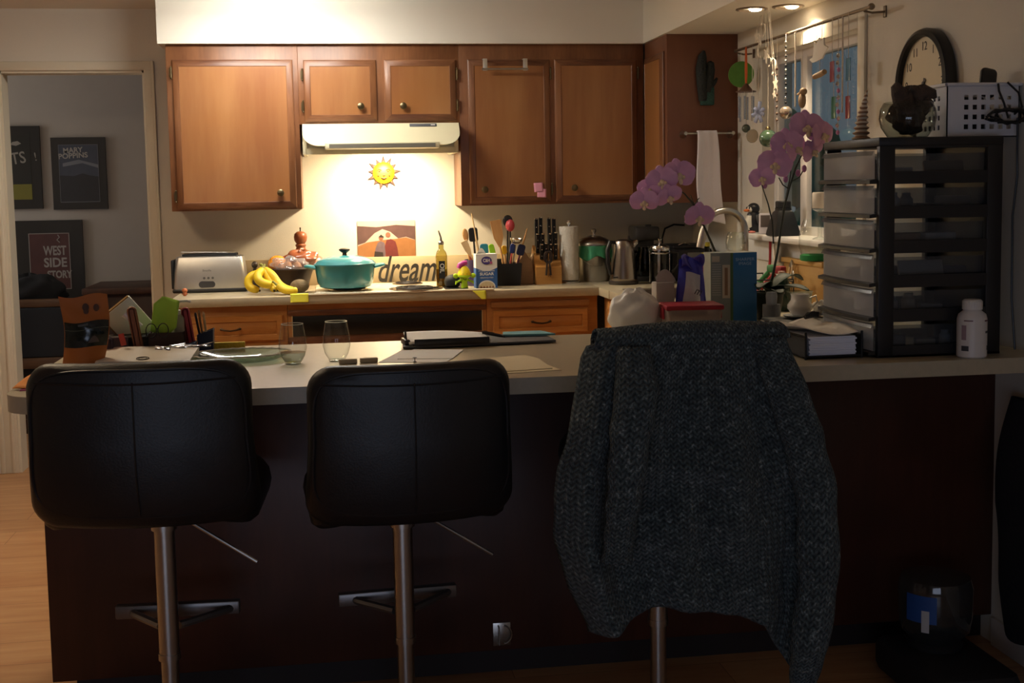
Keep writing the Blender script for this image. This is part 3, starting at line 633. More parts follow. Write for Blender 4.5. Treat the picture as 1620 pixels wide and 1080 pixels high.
# ------------------------------------------------------------------ back counter, left to right
SS = mat('toaster steel', 'd0cec8', .42, 1, var=.06, vs=25)
t = thing('toaster', 'long brushed steel four-slice toaster with bun rack, left of the bananas', 'toaster', (-.46, -.205, ZC), -1)
b = MB(); 
def tring(z, ix, iy): return [(-.168+ix+r_*0, y, z) for r_, y in ()]
rings = []
for z, w, d in ((.016, .176, .078), (.03, .175, .08), (.10, .168, .078), (.15, .162, .072), (.168, .158, .064), (.172, .15, .05)):
    rr = .03; ring = []
    for sx, sy, a0 in ((1, 1, 0), (-1, 1, 90), (-1, -1, 180), (1, -1, 270)):
        for k in range(5):
            a = R(a0+22.5*k); ring.append((sx*(w-.02)+.02*math.cos(a), sy*(d-.02)+.02*math.sin(a), z+(.012*(1-(sx*(w-.02)/w)**2) if z > .16 else 0)))
    rings.append(ring)
b.loft(rings, True, True, True); part('body', b, SS, t)
b = MB(); b.box((0, 0, .010), (.354, .168, .02), bev=.008); b.box((-.174, 0, .09), (.012, .15, .14), bev=.005); part('base', b, BLACK, t)
b = MB(); b.prism([(-.035+x*1, z) for x, z in [(.016*math.cos(R(a))+(.046 if -90 < a < 90 else .0)+.0, .04+.016*math.sin(R(a))) for a in range(-90, 270, 20)]], -.0825, -.079); part('control_panel', b, mat('toaster panel', '3c3a38', .3), t, 'dark pill-shaped control panel')
for x in (-.024, -.004, .016):
    b = MB(); b.cyl((x+0, -.08, .071), (x, -.084, .071), .006, n=12); part('button', b, mat('toaster button', '6e6c68', .4, .5), t)
b = MB(); b.text('Breville', .014, (-.01, -.0805, .107), (90, 0, 0), .0002); part('lettering', b, mat('toaster mark', '5c5a56', .5), t)
b = MB(); b.tube([(-.135, -.03, .172), (-.135, -.03, .196), (.085, -.03, .19), (.085, -.03, .178)], .0032, 8); b.tube([(-.10, .03, .172), (-.10, .03, .194), (.12, .03, .186), (.12, .03, .175)], .0032, 8); b.tube([(-.135, -.03, .196), (-.1, .03, .194)], .0025, 6); b.tube([(.085, -.03, .19), (.12, .03, .186)], .0025, 6); part('bun_rack', b, mat('rack metal', 'd4d2ce', .45, .6), t)
b = MB()
for y in (-.028, .028): b.ext(-.13, .13, y-.012, y+.012, .172, .186, .002)
part('slot_cover', b, BLKM, t)
t = thing('clay_figurine', 'tiny orange clay figurine before the toaster', 'figurine', (-.562, -.44, ZC))
CL = mat('orange clay', 'b4663e', .6, var=.1)
b = MB(); b.lathe([(.006, 0), (.0085, .006), (.008, .014), (.005, .018)], 14); b.tube([(.006, 0, .015), (.013, -.003, .008)], .0025, 6); b.tube([(-.006, 0, .015), (-.013, -.003, .008)], .0025, 6); part('body', b, CL, t)
b = MB(); b.ball((0, 0, .026), (.013, .011, .011), 14, 8); part('head', b, CL, t)
# bananas
BAN = mat('banana yellow', 'e3c022', .5, var=.12, vs=30); BTIP = mat('banana tip', '3a2c18', .7); BST = mat('banana stem', '8c8a3a', .6)
def banana(label, pts, rmax=.019, cat='banana'):
    P = [Vector(p) for p in pts]; C = []
    for i in range(len(P)-1):
        p0, p1, p2, p3 = P[max(i-1, 0)], P[i], P[i+1], P[min(i+2, len(P)-1)]
        for k in range(6):
            s = k/6; C.append(.5*((2*p1)+(p2-p0)*s+(2*p0-5*p1+4*p2-p3)*s*s+(3*p1-p0-3*p2+p3)*s**3))
    C.append(P[-1]); n = len(C); r = [rmax*min(1, .36+.9*math.sin(math.pi*min(1, (i+.6)/(n))*.98)**.7) for i in range(n)]; r[-1] = .006
    base = Vector((C[0].x, C[0].y, 0)); t = thing('banana', label, cat, (C[0].x, C[0].y, ZC), 0, 'bananas beside the fruit basket')
    off = Vector((C[0].x, C[0].y, ZC))
    b = MB(); b.tube([c-off for c in C], r, 12); part('peel', b, BAN, t)
    b = MB(); d = (C[-1]-C[-2]).normalized(); b.tube([C[-1]-off-d*.001, C[-1]-off+d*.006], [.0062, .005], 8); part('tip', b, BTIP, t)
    b = MB(); d = (C[0]-C[1]).normalized(); b.tube([C[0]-off+d*-.004, C[0]-off+d*.018, C[0]-off+d*.03], [.008, .0055, .0065], 8); part('stem', b, BST, t)
zc = ZC+.001
banana('leftmost banana of the bunch, curving down beside the toaster', [(-.215, -.46, zc+.105), (-.262, -.475, zc+.075), (-.258, -.487, zc+.036), (-.215, -.495, zc+.019)])
banana('middle upright banana of the bunch, tip to the right', [(-.200, -.47, zc+.118), (-.220, -.505, zc+.085), (-.200, -.525, zc+.058), (-.150, -.53, zc+.043)], .021)
banana('banana lying behind the middle one, tip pointing to the viewer', [(-.195, -.455, zc+.118), (-.175, -.475, zc+.085), (-.155, -.50, zc+.045), (-.143, -.545, zc+.022)], .019)
banana('rightmost banana of the bunch, sloping down to the basket', [(-.185, -.46, zc+.12), (-.150, -.485, zc+.085), (-.120, -.51, zc+.045), (-.085, -.53, zc+.024), (-.05, -.535, zc+.020)], .019)
banana('loose banana lying flat before the basket', [(-.128, -.545, zc+.045), (-.10, -.555, zc+.024), (-.06, -.562, zc+.018), (-.035, -.562, zc+.022)], .017)
# fruit basket and what is in it
t = thing('fruit_basket', 'dark woven metal basket full of bagged bread and fruit', 'basket', (-.082, -.28, ZC))
BK = mat('basket brown', '3a2c26', .5, .3, var=.3, vs=60)
b = MB(); N = 64
def wv(k, z): return 1+.012*(1 if (k+int(z*60)) % 2 else -1)
b.loft([[(.001+(r*wv(k, z))*math.cos(2*math.pi*k/N), (r*wv(k, z))*math.sin(2*math.pi*k/N), z) for k in range(N)] for r, z in [(.088+.03*(i/14)**1.3, .004+.105*i/14) for i in range(15)]], True, True, False); part('body', b, BK, t, None, .003)
b = MB(); b.tube([(.119*math.cos(2*math.pi*k/40), .119*math.sin(2*math.pi*k/40), .108) for k in range(41)], .005, 8, False); part('rim', b, BK, t)
def crumple(name, label, cat, c, r, m, seed, amp=.16, n=26, grp=None):
    rnd = random.Random(seed); ph = [(rnd.uniform(2, 7), rnd.uniform(0, 6), rnd.uniform(2, 8), rnd.uniform(0, 6)) for _ in range(6)]
    def fn(u, v):
        th, p = u*2*math.pi, v*math.pi; k = 1+amp*sum(math.sin(a*th+b_)*math.sin(c_*p+d) for a, b_, c_, d in [(round(q[0]), q[1], q[2], q[3]) for q in ph])/2.2
        s = max(.002, math.sin(p)); return (r[0]*k*s*math.cos(th), r[1]*k*s*math.sin(th), -r[2]*k*math.cos(p))
    b = MB(); b.sheet(fn, n*2, n, True); return solo(name, label, cat, b, m, c, 0, grp)
PLAST = glass('clear bag plastic', 'e8e6ea', .25, 1, .12, .22)
b = MB(); b.ball((0, 0, .0), (.048, .048, .046), 22, 12); b.ball((.0, -.04, .028), (.004, .003, .004), 6, 4); solo('orange', 'bright orange sitting in the basket, left of the bread', 'orange', b, mat('orange peel', 'e08a1c', .5, var=.08, bump=.3, bs=300), (-.135, -.27, ZC+.125))
crumple('bread_bag', 'brown bread loaf wrapped in a bag, topmost in the basket', 'bread', (-.02, -.25, ZC+.142), (.092, .062, .052), mat('bread crust bag', '8a4a2c', .3, var=.35, vs=14, coat=.6), 3, .14)
crumple('plastic_bag', 'clear crinkled plastic bag of onions in the basket front', 'plastic bag', (-.075, -.335, ZC+.125), (.085, .04, .04), PLAST, 8, .22)
for i, (x, z) in enumerate(((-.085, .122), (-.04, .118), (-.112, .115))):
    b = MB(); b.lathe([(.002, -.022), (.014, -.018), (.0235, 0), (.016, .017), (.004, .024), (.002, .03)], 18); solo('onion', ['middle brown onion inside the clear bag', 'right brown onion inside the clear bag', 'left brown onion inside the clear bag'][i], 'onion', b, mat('onion skin', 'b07848', .45, var=.25, vs=30), (x, -.332, ZC+z), 0, 'onions in the clear bag')
b = MB(); b.ball((0, 0, .0), (.045, .032, .032), 20, 12); solo('potato', 'grey-brown potato resting against the front of the basket', 'potato', b, mat('potato skin', '7c6a4e', .8, var=.2, vs=30, bump=.3), (-.028, -.447, ZC+.0325))
b = MB(); b.tube([(0, 0, 0), (-.004, 0, .05), (-.006, 0, .105)], [.014, .013, .009], 14); b.ball((-.006, 0, .122), (.016, .016, .018), 14, 8); solo('pepper_shaker', 'small dark turned shaker between toaster and basket', 'shaker', b, mat('dark turned wood', '33261f', .4), (-.245, -.17, ZC))
# pepper mill
PM = mat('mill wood', '8e4e2c', .4, var=.15, vs=12)
t = thing('pepper_mill', 'tall reddish-brown wooden pepper mill behind the fruit basket', 'pepper mill', (-.025, -.09, ZC))
b = MB(); b.lathe([(.036, 0), (.038, .01), (.036, .03), (.026, .055), (.022, .09), (.025, .13), (.03, .165), (.028, .185), (.022, .20), (.026, .206), (.027, .212), (.022, .218)], 26); part('body', b, PM, t)
b = MB(); b.lathe([(.02, .218), (.024, .222), (.031, .235), (.0335, .252), (.03, .268), (.018, .278), (.001, .281)], 26); part('head', b, PM, t)
b = MB(); b.lathe([(.0035, .279), (.003, .29), (.0042, .297), (.001, .301)], 10); part('knob', b, BRONZE, t)
# dutch oven
TEAL = mat('teal enamel', '3f8f98', .22, var=.06, vs=8, coat=.4)
t = thing('dutch_oven', 'teal enamelled dutch oven with black lid knob on the left burner', 'pot', (.188, -.46, ZC+.02))
b = MB(); b.lathe([(.105, 0), (.122, .006), (.133, .03), (.139, .075), (.142, .105), (.144, .112), (.139, .112), (.136, .10)], 48, cap1=False)
for s in (-1, 1): b.tube([(s*.138, -.045, .098), (s*.165, -.038, .103), (s*.183, -.02, .105), (s*.187, 0, .105), (s*.183, .02, .105), (s*.165, .038, .103), (s*.138, .045, .098)], .0075, 8)
part('body', b, TEAL, t)
b = MB(); b.lathe([(.147, .110), (.147, .116), (.140, .121), (.135, .128), (.10, .143), (.05, .153), (.001, .156)], 48); lid = part('lid', b, TEAL, t)
b = MB(); b.lathe([(.011, .154), (.0095, .164), (.018, .170), (.026, .177), (.026, .183), (.018, .187), (.001, .188)], 24); part('knob', b, BLACK, lid, 'black lid knob')
# oil bottle, pots
GREEN_G = glass('olive oil glass', 'd8d2a0', .45)
t = thing('oil_bottle', 'square glass oil bottle with steel pourer and black label', 'bottle', (.655, -.40, ZC+.007))
b = MB(); sq = lambda h, z, r=.008: [(x, y, z) for x, y in [(sx*(h-r)+r*math.cos(R(a0+a)), sy*(h-r)+r*math.sin(R(a0+a))) for sx, sy, a0 in ((1, 1, 0), (-1, 1, 90), (-1, -1, 180), (1, -1, 270)) for a in (0, 30, 60, 90)]]
b.loft([sq(.024, .0), sq(.027, .004), sq(.027, .15), sq(.022, .168), sq(.0125, .182, .011), sq(.0125, .205, .011)], True, True, True); part('body', b, GREEN_G, t)
b = MB(); b.loft([sq(.0245, .004), sq(.0245, .085)], True, True, True); part('oil', b, glass('oil', 'c8b45a', .3, .6), t, 'yellow oil')
b = MB(); b.ext(-.015, .015, -.0285, -.0275, .04, .125); part('label', b, BLKM, t, 'black label')
b = MB(); b.text('OIL', .03, (0, -.0288, .09), (90, 90, 0), .0002); part('lettering', b, PAPER, t)
b = MB(); b.lathe([(.013, .203), (.014, .215), (.009, .222)], 16); b.tube([(0, 0, .22), (0, 0, .24), (-.008, 0, .262), (-.011, 0, .272)], [.006, .0045, .004, .003], 8); part('pourer', b, STEEL, t)
t = thing('spice_grinder', 'round black spice pot on the cooktop control strip', 'pot', (.70, -.47, ZC+.007))
b = MB(); b.lathe([(.026, 0), (.036, .008), (.04, .03), (.034, .048), (.02, .058), (.001, .062)], 26); b.tube([(.036, 0, .03), (.048, -.004, .022), (.05, -.004, .008)], .008, 8); part('body', b, BLKM, t)
# silicone kitchen figure
NEON = mat('lime silicone', 'b4d81e', .5); YLW = mat('yellow silicone', 'ecd018', .5); MAG = mat('magenta silicone', 'b83c8c', .5)
t = thing('silicone_figure', 'lime green silicone figure with yellow hat and magenta topknot', 'kitchen figure', (.754, -.515, ZC+.0))
b = MB(); b.lathe([(.016, 0), (.018, .006), (.014, .03), (.016, .05), (.034, .062), (.032, .07), (.02, .076)], 22)
for s in (-1, 1): b.tube([(s*.014, 0, .045), (s*.034, -.006, .036), (s*.042, -.008, .028), (s*.040, -.008, .04)], [.006, .005, .006, .004], 8); b.ball((s*.042, -.003, .064), (.013, .006, .012), 12, 7)
part('body', b, NEON, t)
b = MB(); b.lathe([(.034, .068), (.033, .074), (.024, .095), (.014, .108), (.001, .112)], 22); part('hat', b, YLW, t, 'yellow cone hat')
b = MB(); b.tube([(-.026, 0, .100), (-.02, 0, .115), (-.004, 0, .124), (.014, 0, .127)], [.012, .014, .013, .010], 12); part('topknot', b, MAG, t, 'magenta topknot')
b = MB(); b.tube([(-.008, -.0175, .05), (0, -.0195, .044), (.008, -.0175, .05)], .002, 6); b.ball((-.009, -.03, .074), .0025, 8, 5); b.ball((.009, -.03, .074), .0025, 8, 5); part('face', b, mat('figure green', '5c7a10', .5), t)
# sugar carton
t = thing('sugar_carton', 'open blue and white sugar carton before the utensil crocks', 'carton', (.862, -.47, ZC), 4)
BLU = mat('carton blue', '2f5c9c', .5); NAVY = mat('carton navy', '2a2a5c', .5); WHT = mat('carton white', 'e6e2dc', .6)
b = MB(); b.mi = 0; b.ext(-.052, .052, -.03, .03, 0, .1); b.ext(-.052, .052, -.03, .03, .1, .165); b.mi = 1
b.prism([(-.052, .0), (.052, .0), (.052, .098)]+[(.052-.104*i/12, .098-.016*math.sin(math.pi*i/12)) for i in range(1, 12)]+[(-.052, .098)], -.0302, -.0306)
b.ext(-.0524, -.052, -.03, .03, 0, .098); b.ext(.052, .0524, -.03, .03, 0, .098)
b.mi = 0; b.sheet(lambda u, v: (-.052+.01+.05*u, .012-.02*v*(1-u)+.0, .165+.028*v*math.sin(math.pi*min(1, u*1.0+.05))), 10, 4)
part('box', b, [WHT, BLU], t)
b = MB(); b.prism(poly(24, .023, 0, .133, 0, 1.1, .85), -.0306, -.0312); b.mi = 1; b.prism(poly(24, .0205, 0, .133, 0, 1.12, .84), -.0312, -.0315); b.mi = 2; b.prism(poly(12, .006, .022, .122), -.0312, -.0318); part('emblem', b, [NAVY, mat('emblem purple', '4a3c8c', .5), mat('emblem pink', 'c85a8c', .5)], t, 'purple oval emblem')
b = MB(); b.text('C&H', .022, (0, -.0318, .133), (90, 0, 0), .0002, bold=.0006, width=.034); b.text('PURE CANE', .0085, (0, -.0309, .083), (90, 0, 0), .0002, width=.078); b.text('SUGAR', .019, (0, -.0309, .068), (90, 0, 0), .0002, bold=.0005, width=.07); b.text('GRANULATED', .0085, (0, -.0309, .05), (90, 0, 0), .0002, width=.064); part('lettering', b, PAPER, t)
b = MB(); b.prism([(-.042+.0, .0005)]+[(.042*math.cos(R(a)), .004+.034*math.sin(R(a))) for a in range(180, -1, -12)]+[(.042, .0005)], -.0306, -.0312); b.mi = 1; b.prism([(-.036, .003)]+[(.036*math.cos(R(a)), .006+.026*math.sin(R(a))) for a in range(180, -1, -12)]+[(.036, .003)], -.0312, -.0316); b.mi = 2
for i in range(5): b.prism([(-.034+i*.0145, .001), (-.022+i*.0145, .001), (-.028+i*.0145, .012)], -.0316, -.032)
part('picture', b, [WHT, mat('sugar beige', 'd8c49c', .6, var=.2, vs=90), mat('picture brown', '8e5030', .6)], t)
# utensil crocks
t = thing('utensil_crock', 'square black utensil crock right of the sugar carton', 'utensil holder', (.985, -.36, ZC))
b = MB(); b.loft([[(sx*h, sy*h*.8, z) for sx, sy in ((-1, -1), (1, -1), (1, 1), (-1, 1))] for h, z in ((.058, 0), (.066, .11), (.061, .11), (.054, .008))], True, True, True); b.ext(-.066, -.036, -.054, -.050, .10, .135, .002); part('body', b, BLKM, t)
t = thing('utensil_caddy', 'purple utensil caddy half hidden behind the sugar carton', 'utensil holder', (.835, -.33, ZC))
b = MB(); b.lathe([(.045, 0), (.048, .005), (.06, .13), (.056, .13), (.044, .008)], 24); part('body', b, mat('caddy purple', '4a3a5c', .5), t)
WD = wood('spoon wood', 'b07c44', 'd0a066', 8, 'z', .6); WD2 = wood('pale spoon', 'c8a878', 'ddc29a', 8, 'z', .6)
def utensil(name, label, p0, p1, kind, mh, mhd=None, w=.03, l=.07):
    """handle from p0 up to p1, head beyond; local z along the handle"""
    p0, p1 = Vector(p0), Vector(p1); d = (p1-p0); L = d.length; q = Vector((0, 0, 1)).rotation_difference(d.normalized())
    t = thing(name, label, name.replace('_', ' '), p0, 0, 'cooking utensils in the crocks'); t.rotation_mode = 'XYZ'; t.rotation_euler = q.to_euler()
    b = MB(); b.tube([(0, 0, 0), (0, 0, L*.5), (0, 0, L)], [.006, .006, .0045], 8); part('handle', b, mh, t); m = mhd or mh; b = MB()
    if kind == 'spoon': b.ball((0, 0, L+l*.42), (w/2, .006, l*.5), 16, 10)
    if kind == 'turner': b.prism([(-.006, L-.01), (.006, L-.01), (w*.42, L+l*.3), (w/2, L+l), (-w/2, L+l), (-w*.42, L+l*.3)], -.003, .003)
    if kind == 'spatula': b.slab(w, l, .012, .008, .003, None, (0, 0, L+l*.45), 4)
    if kind == 'ladle': b.lathe([(.001, 0), (w*.3, .004), (w*.46, .016), (w*.5, w*.45), (w*.47, w*.45), (w*.4, .016), (.001, .006)], 22, (0, -.01, L+.006))
    if kind == 'ball': b.ball((0, 0, L+l*.4), (w/2, w/2, l*.5), 16, 10)
    if kind == 'stick': b.tube([(0, 0, L-.005), (0, 0, L+l)], [.0045, .003], 8)
    part('head', b, m, t); return t
utensil('wooden_spoon', 'small wooden spoon leaning far left out of the purple caddy', (.82, -.33, .91), (.787, -.335, 1.125), 'spoon', WD, None, .03, .065)
utensil('wooden_turner', 'pale wooden turner leaning low left over the sugar carton', (.86, -.35, .93), (.80, -.36, 1.06), 'turner', WD2, None, .034, .07)
utensil('turner', 'black nylon turner behind the small wooden spoon', (.84, -.31, .92), (.828, -.30, 1.12), 'spatula', BLACK, None, .046, .07)
utensil('wooden_stick', 'long pale wooden stick rising tallest on the left', (.87, -.32, .92), (.835, -.30, 1.16), 'stick', WD2, None, .01, .10)
utensil('chopstick', 'red tipped chopstick beside the small wooden spoon', (.83, -.35, .92), (.797, -.36, 1.09), 'stick', mat('red lacquer', '8c2a22', .4), None, .01, .02)
utensil('spatula', 'teal silicone spatula behind the sugar carton', (.875, -.35, .92), (.873, -.35, 1.05), 'spatula', WD2, mat('teal silicone', '1f7c94', .5), .042, .06)
utensil('spatula', 'lime green silicone spatula left of the square wooden turner', (.95, -.37, .91), (.915, -.37, 1.055), 'spatula', WD, mat('lime spatula', '8cc81e', .5), .028, .055)
utensil('wooden_turner', 'broad square wooden turner standing in the black crock', (.975, -.40, .915), (.945, -.40, 1.10), 'turner', WD, None, .056, .125)
utensil('brush', 'yellow silicone brush right of the broad wooden turner', (.985, -.37, .915), (.972, -.37, 1.055), 'spatula', WD, mat('yellow brush', 'e0b01c', .5), .026, .045)
utensil('whisk', 'red ball-headed utensil topmost above the crock', (1.0, -.34, .915), (1.005, -.34, 1.17), 'ball', BLACK, mat('coral red', 'c84a50', .5), .046, .06)
utensil('spoon', 'long black spoon behind the red ball-headed utensil', (.99, -.32, .915), (.998, -.31, 1.19), 'spoon', BLACK, None, .05, .06)
utensil('ladle', 'shiny steel ladle hooked over the black crock', (1.0, -.38, .915), (1.022, -.39, 1.10), 'ladle', CHROME, None, .062, .05)
utensil('spatula', 'navy blue spatula left of the ladle handle', (.985, -.39, .915), (1.003, -.40, 1.06), 'spatula', mat('red handle', '9c4038', .5), mat('navy silicone', '28366e', .5), .024, .05)
utensil('spatula', 'dark blue broad spatula right of the ladle handle', (1.01, -.37, .915), (1.045, -.38, 1.05), 'spatula', mat('mauve handle', '7a4a6a', .5), mat('navy broad silicone', '232c56', .5), .04, .055)
utensil('wooden_spoon', 'wooden spoon handle leaning far right out of the black crock', (1.01, -.35, .915), (1.075, -.35, 1.13), 'stick', WD, None, .01, .05)
# small wooden block and knife blocks
t = thing('cutting_board_block', 'pale angled wooden block left of the knife block', 'wood block', (1.075, -.31, ZC))
b = MB(); b.prism([(-.045, 0), (.04, 0), (.042, .07), (.03, .12), (.0, .165), (-.02, .13), (-.045, .10)], -.04, .04); part('body', b, wood('pale block', '8c6a4a', 'a8845e', 9, 'x', .55), t)
b = MB(); b.tube([(.035, 0, .05), (.04, 0, .11), (.05, 0, .15)], [.014, .013, .009], 10); part('handle', b, WD2, t)
t = thing('knife_block', 'light beech knife block with stamped mark, full of black handles', 'knife block', (1.19, -.32, ZC))
b = MB(); b.loft([[(-.065, y, z) for y, z in ((-.06, 0), (.07, 0), (.07, .16), (.04, .19), (-.06, .085))], [(.065, y, z) for y, z in ((-.06, 0), (.07, 0), (.07, .16), (.04, .19), (-.06, .085))]], True, True, True)
part('body', b, wood('beech block', 'b07a3c', 'c89450', 8, 'x', .5), t)
b = MB(); b.text('K', .026, (.003, -.0606, .045), (90, 0, 0), .0003, shear=.3); part('mark', b, mat('burnt mark', '6a4018', .6), t)
HB = mat('knife handle', '1a1a1a', .35)
for k, (x, y, ln) in enumerate(((-.045, .03, .14), (-.022, .032, .145), (.02, .032, .14), (.045, .03, .14), (-.045, .0, .10), (-.02, .0, .10), (.018, .0, .10), (.045, .0, .105), (-.03, -.03, .08), (-.008, -.03, .085), (.016, -.03, .08), (.04, -.03, .08))):
    z0 = ZC+.085+.105*(y+.06)/.10; kn = thing('kitchen_knife', ['far left knife of the back row in the knife block', 'second knife of the back row in the knife block', 'third knife of the back row in the knife block', 'far right knife of the back row in the knife block', 'far left knife of the middle row in the knife block', 'second knife of the middle row in the knife block', 'third knife of the middle row in the knife block', 'far right knife of the middle row in the knife block', 'far left steak knife of the front row in the knife block', 'second steak knife of the front row in the knife block', 'third steak knife of the front row in the knife block', 'far right steak knife of the front row in the knife block'][k], 'knife', (1.19+x, -.32+y, z0-.004), 0, 'knives in the beech block')
    kn.rotation_euler = (R(8-2*(y > .01)*4), 0, 0)
    b = MB(); b.slab(.019, ln, .006, .015, .004, None, (0, 0, ln/2+.008), 3); h = part('handle', b, HB, kn)
    b = MB()
    for q in (.35, .75): b.ball((0, -.0076, ln*q), (.003, .0012, .003), 8, 5)
    b.lathe([(.0085, ln+.004), (.009, ln+.009), (.001, ln+.011)], 12); part('rivet', b, CHROME, h)
t = thing('kitchen_scissors', 'black scissors with looped handles in the front of the knife block', 'scissors', (1.187, -.385, ZC+.09))
b = MB()
for s in (-1, 1): b.tube([(s*.004+s*.016*math.sin(R(a)), -.0, .045-.028*math.cos(R(a))) for a in range(0, 361, 24)], .0045, 8)
b.tube([(-.012, .0, -.045), (-.006, 0, .02)], .005, 6); b.tube([(.012, .0, -.045), (.006, 0, .02)], .005, 6); part('handles', b, mat('scissor handle', '2e221e', .4), t)
# paper towels
t = thing('paper_towel_roll', 'white paper towel roll on a chrome stand', 'paper towels', (1.307, -.31, ZC))
b = MB(); b.lathe([(.055, .0), (.055, .006), (.05, .009), (.006, .011), (.005, .29), (.009, .294), (.011, .303), (.007, .311), (.001, .313)], 30); part('stand', b, CHROME, t)
b = MB(); b.loft([[((.0475+.0012*math.sin(k*.9+z*60))*math.cos(2*math.pi*k/40), (.0475+.0012*math.sin(k*.9+z*60))*math.sin(2*math.pi*k/40), z) for k in range(40)] for z in [.014+.268*i/24 for i in range(25)]], True, True, True); part('roll', b, mat('paper towel', 'dcd6c8', .95, var=.03, bump=.4, bs=90), t)
# compost pail
t = thing('compost_pail', 'stainless compost pail lined with a green bag', 'pail', (1.448, -.25, ZC))
b = MB(); b.lathe([(.073, 0), (.076, .004), (.083, .17), (.085, .176)], 40); part('body', b, STEEL, t)
b = MB(); b.lathe([(.09, .182), (.091, .19), (.085, .2), (.06, .22), (.02, .232), (.001, .234)], 40); b.lathe([(.007, .232), (.006, .243), (.012, .25), (.013, .26), (.008, .266), (.001, .267)], 16); part('lid', b, STEEL, t)
def liner(u, v):
    th = u*2*math.pi; dr = .045+.055*max(0, math.sin(th*.5+2.4))**2+.012*math.sin(th*5)
    return ((.0885+.005*math.sin(th*9)*v+.004*v)*math.cos(th), (.0885+.005*math.sin(th*9)*v+.004*v)*math.sin(th), .184-v*(dr+.02))
o = sheet_obj('liner_bag', liner, 60, 14, mat('green bag', '3f9468', .35, var=.12, vs=20), t, 1, 1, True, .001)
b = MB(); b.tube([(.088*math.cos(R(a)), .088*math.sin(R(a))-.004, .165-.085*math.sin(R((a-180)*1.0))*1) for a in range(182, 290, 8)], .0022, 6); part('bail_handle', b, STEEL, t)
# kettle
t = thing('electric_kettle', 'brushed steel electric kettle with black handle on its base', 'kettle', (1.540, -.50, ZC))
b = MB(); b.lathe([(.07, 0), (.073, .004), (.073, .014), (.066, .02)], 36); part('power_base', b, mat('kettle base', '3a332e', .35), t)
b = MB(); b.lathe([(.066, .018), (.068, .022), (.068, .03), (.062, .10), (.054, .17), (.049, .205), (.044, .213), (.02, .219), (.001, .22)], 40); b.tube([(.045, 0, .185), (.064, 0, .202), (.07, 0, .214)], [.02, .014, .008], 10); part('body', b, mat('kettle steel', '9e958c', .26, 1, var=.1, vs=14), t)
b = MB(); b.tube([(-.045, -.012, .205), (-.07, -.02, .208), (-.084, -.024, .17), (-.083, -.026, .10), (-.07, -.024, .05)], [.008, .011, .012, .011, .008], 10); b.ext(-.062, -.04, -.055, -.04, .034, .042, .002); part('handle', b, BLACK, t)
# coffee grinder, french press, coffee machine
DKP = mat('smoky plastic', '33312f', .3, var=.1)
t = thing('drip_coffee_maker', 'tall dark coffee maker with carafe behind the french press', 'coffee maker', (1.695, -.30, ZC))
b = MB(); b.box((0, .0, .012), (.13, .17, .024), bev=.008); b.box((0, .06, .12), (.13, .05, .22), bev=.01); b.box((0, 0, .24), (.125, .165, .07), bev=.012); b.box((.015, -.03, .278), (.03, .03, .012), bev=.004); part('body', b, DKP, t)
b = MB(); b.lathe([(.045, .026), (.056, .05), (.055, .12), (.04, .16), (.042, .17)], 26, (0, -.03, 0), cap1=False); b.tube([(-.05, -.05, .15), (-.085, -.065, .14), (-.085, -.065, .07), (-.055, -.05, .05)], .007, 8); part('carafe', b, glass('smoked glass', '3a3836', .6), t)
t = thing('french_press', 'glass french press with chrome frame and lid before the coffee maker', 'french press', (1.715, -.53, ZC))
b = MB(); b.lathe([(.045, .012), (.046, .016), (.046, .16)], 32, cap1=False); part('beaker', b, glass('press glass', 'c4c8c4', .55), t)
b = MB(); b.lathe([(.0435, .014), (.0435, .1)], 30); part('coffee', b, mat('coffee', '1c1410', .2), t, 'dark coffee')
b = MB(); b.lathe([(.05, 0), (.05, .010), (.046, .012)], 32)
for a in (-110, -20, 70, 160):
    c_, s_ = math.cos(R(a)), math.sin(R(a)); b.box((.0485*c_, .0485*s_, .085), (.012, .003, .16), R(a+90)); b.ball((.05*c_, .05*s_, .006), .006, 10, 6)
b.tube([(.048*math.cos(2*math.pi*k/32), .048*math.sin(2*math.pi*k/32), .15) for k in range(33)], .004, 6, False); part('frame', b, CHROME, t)
b = MB(); b.lathe([(.05, .162), (.051, .172), (.044, .185), (.02, .194), (.004, .197), (.003, .205), (.01, .21), (.012, .219), (.001, .224)], 32); part('lid', b, CHROME, t)
b = MB(); b.tube([(.048, -.01, .155), (.085, -.02, .15), (.088, -.02, .09), (.048, -.01, .045)], .008, 8); part('handle', b, BLACK, t)
t = thing('toaster_oven', 'black boxy appliance with silver front in the back corner', 'appliance', (1.895, -.36, ZC))
b = MB(); b.box((0, 0, .085), (.21, .24, .16), bev=.014); b.box((0, 0, .172), (.19, .22, .02), bev=.008); part('body', b, BLACK, t)
b = MB(); b.ext(-.025, .098, -.124, -.119, .012, .145, .003); part('front_panel', b, mat('silver panel', '85827c', .4, .6), t, 'silver front panel')
b = MB(); b.tube([(-.06, -.08, .18), (-.03, -.09, .192), (.0, -.085, .18)], .005, 8); part('handle', b, CHROME, t)
b = MB(); b.tube([(1.86, -.06, 1.02), (1.86, -.05, 1.10), (1.88, -.035, 1.15), (1.93, -.03, 1.17), (1.99, -.022, 1.165)], .005, 8); solo('power_cord', 'black looping power cord on the wall behind the corner appliance', 'cord', b, BLACK)
t = thing('olive_oil_bottle', 'small olive green bottle with yellow label near the faucet', 'bottle', (1.935, -.60, ZC))
b = MB(); b.lathe([(.026, 0), (.028, .004), (.028, .11), (.018, .135), (.011, .15), (.011, .185)], 22); part('body', b, glass('green bottle', '8c9050', .5), t)
b = MB(); b.lathe([(.0285, .09), (.0285, .15)], 22, cap0=False, cap1=False); b.lathe([(.0125, .18), (.0125, .2), (.001, .2)], 16); part('label', b, mat('yellow label', 'a89a2c', .6, var=.5, vs=90), t, 'yellow label')
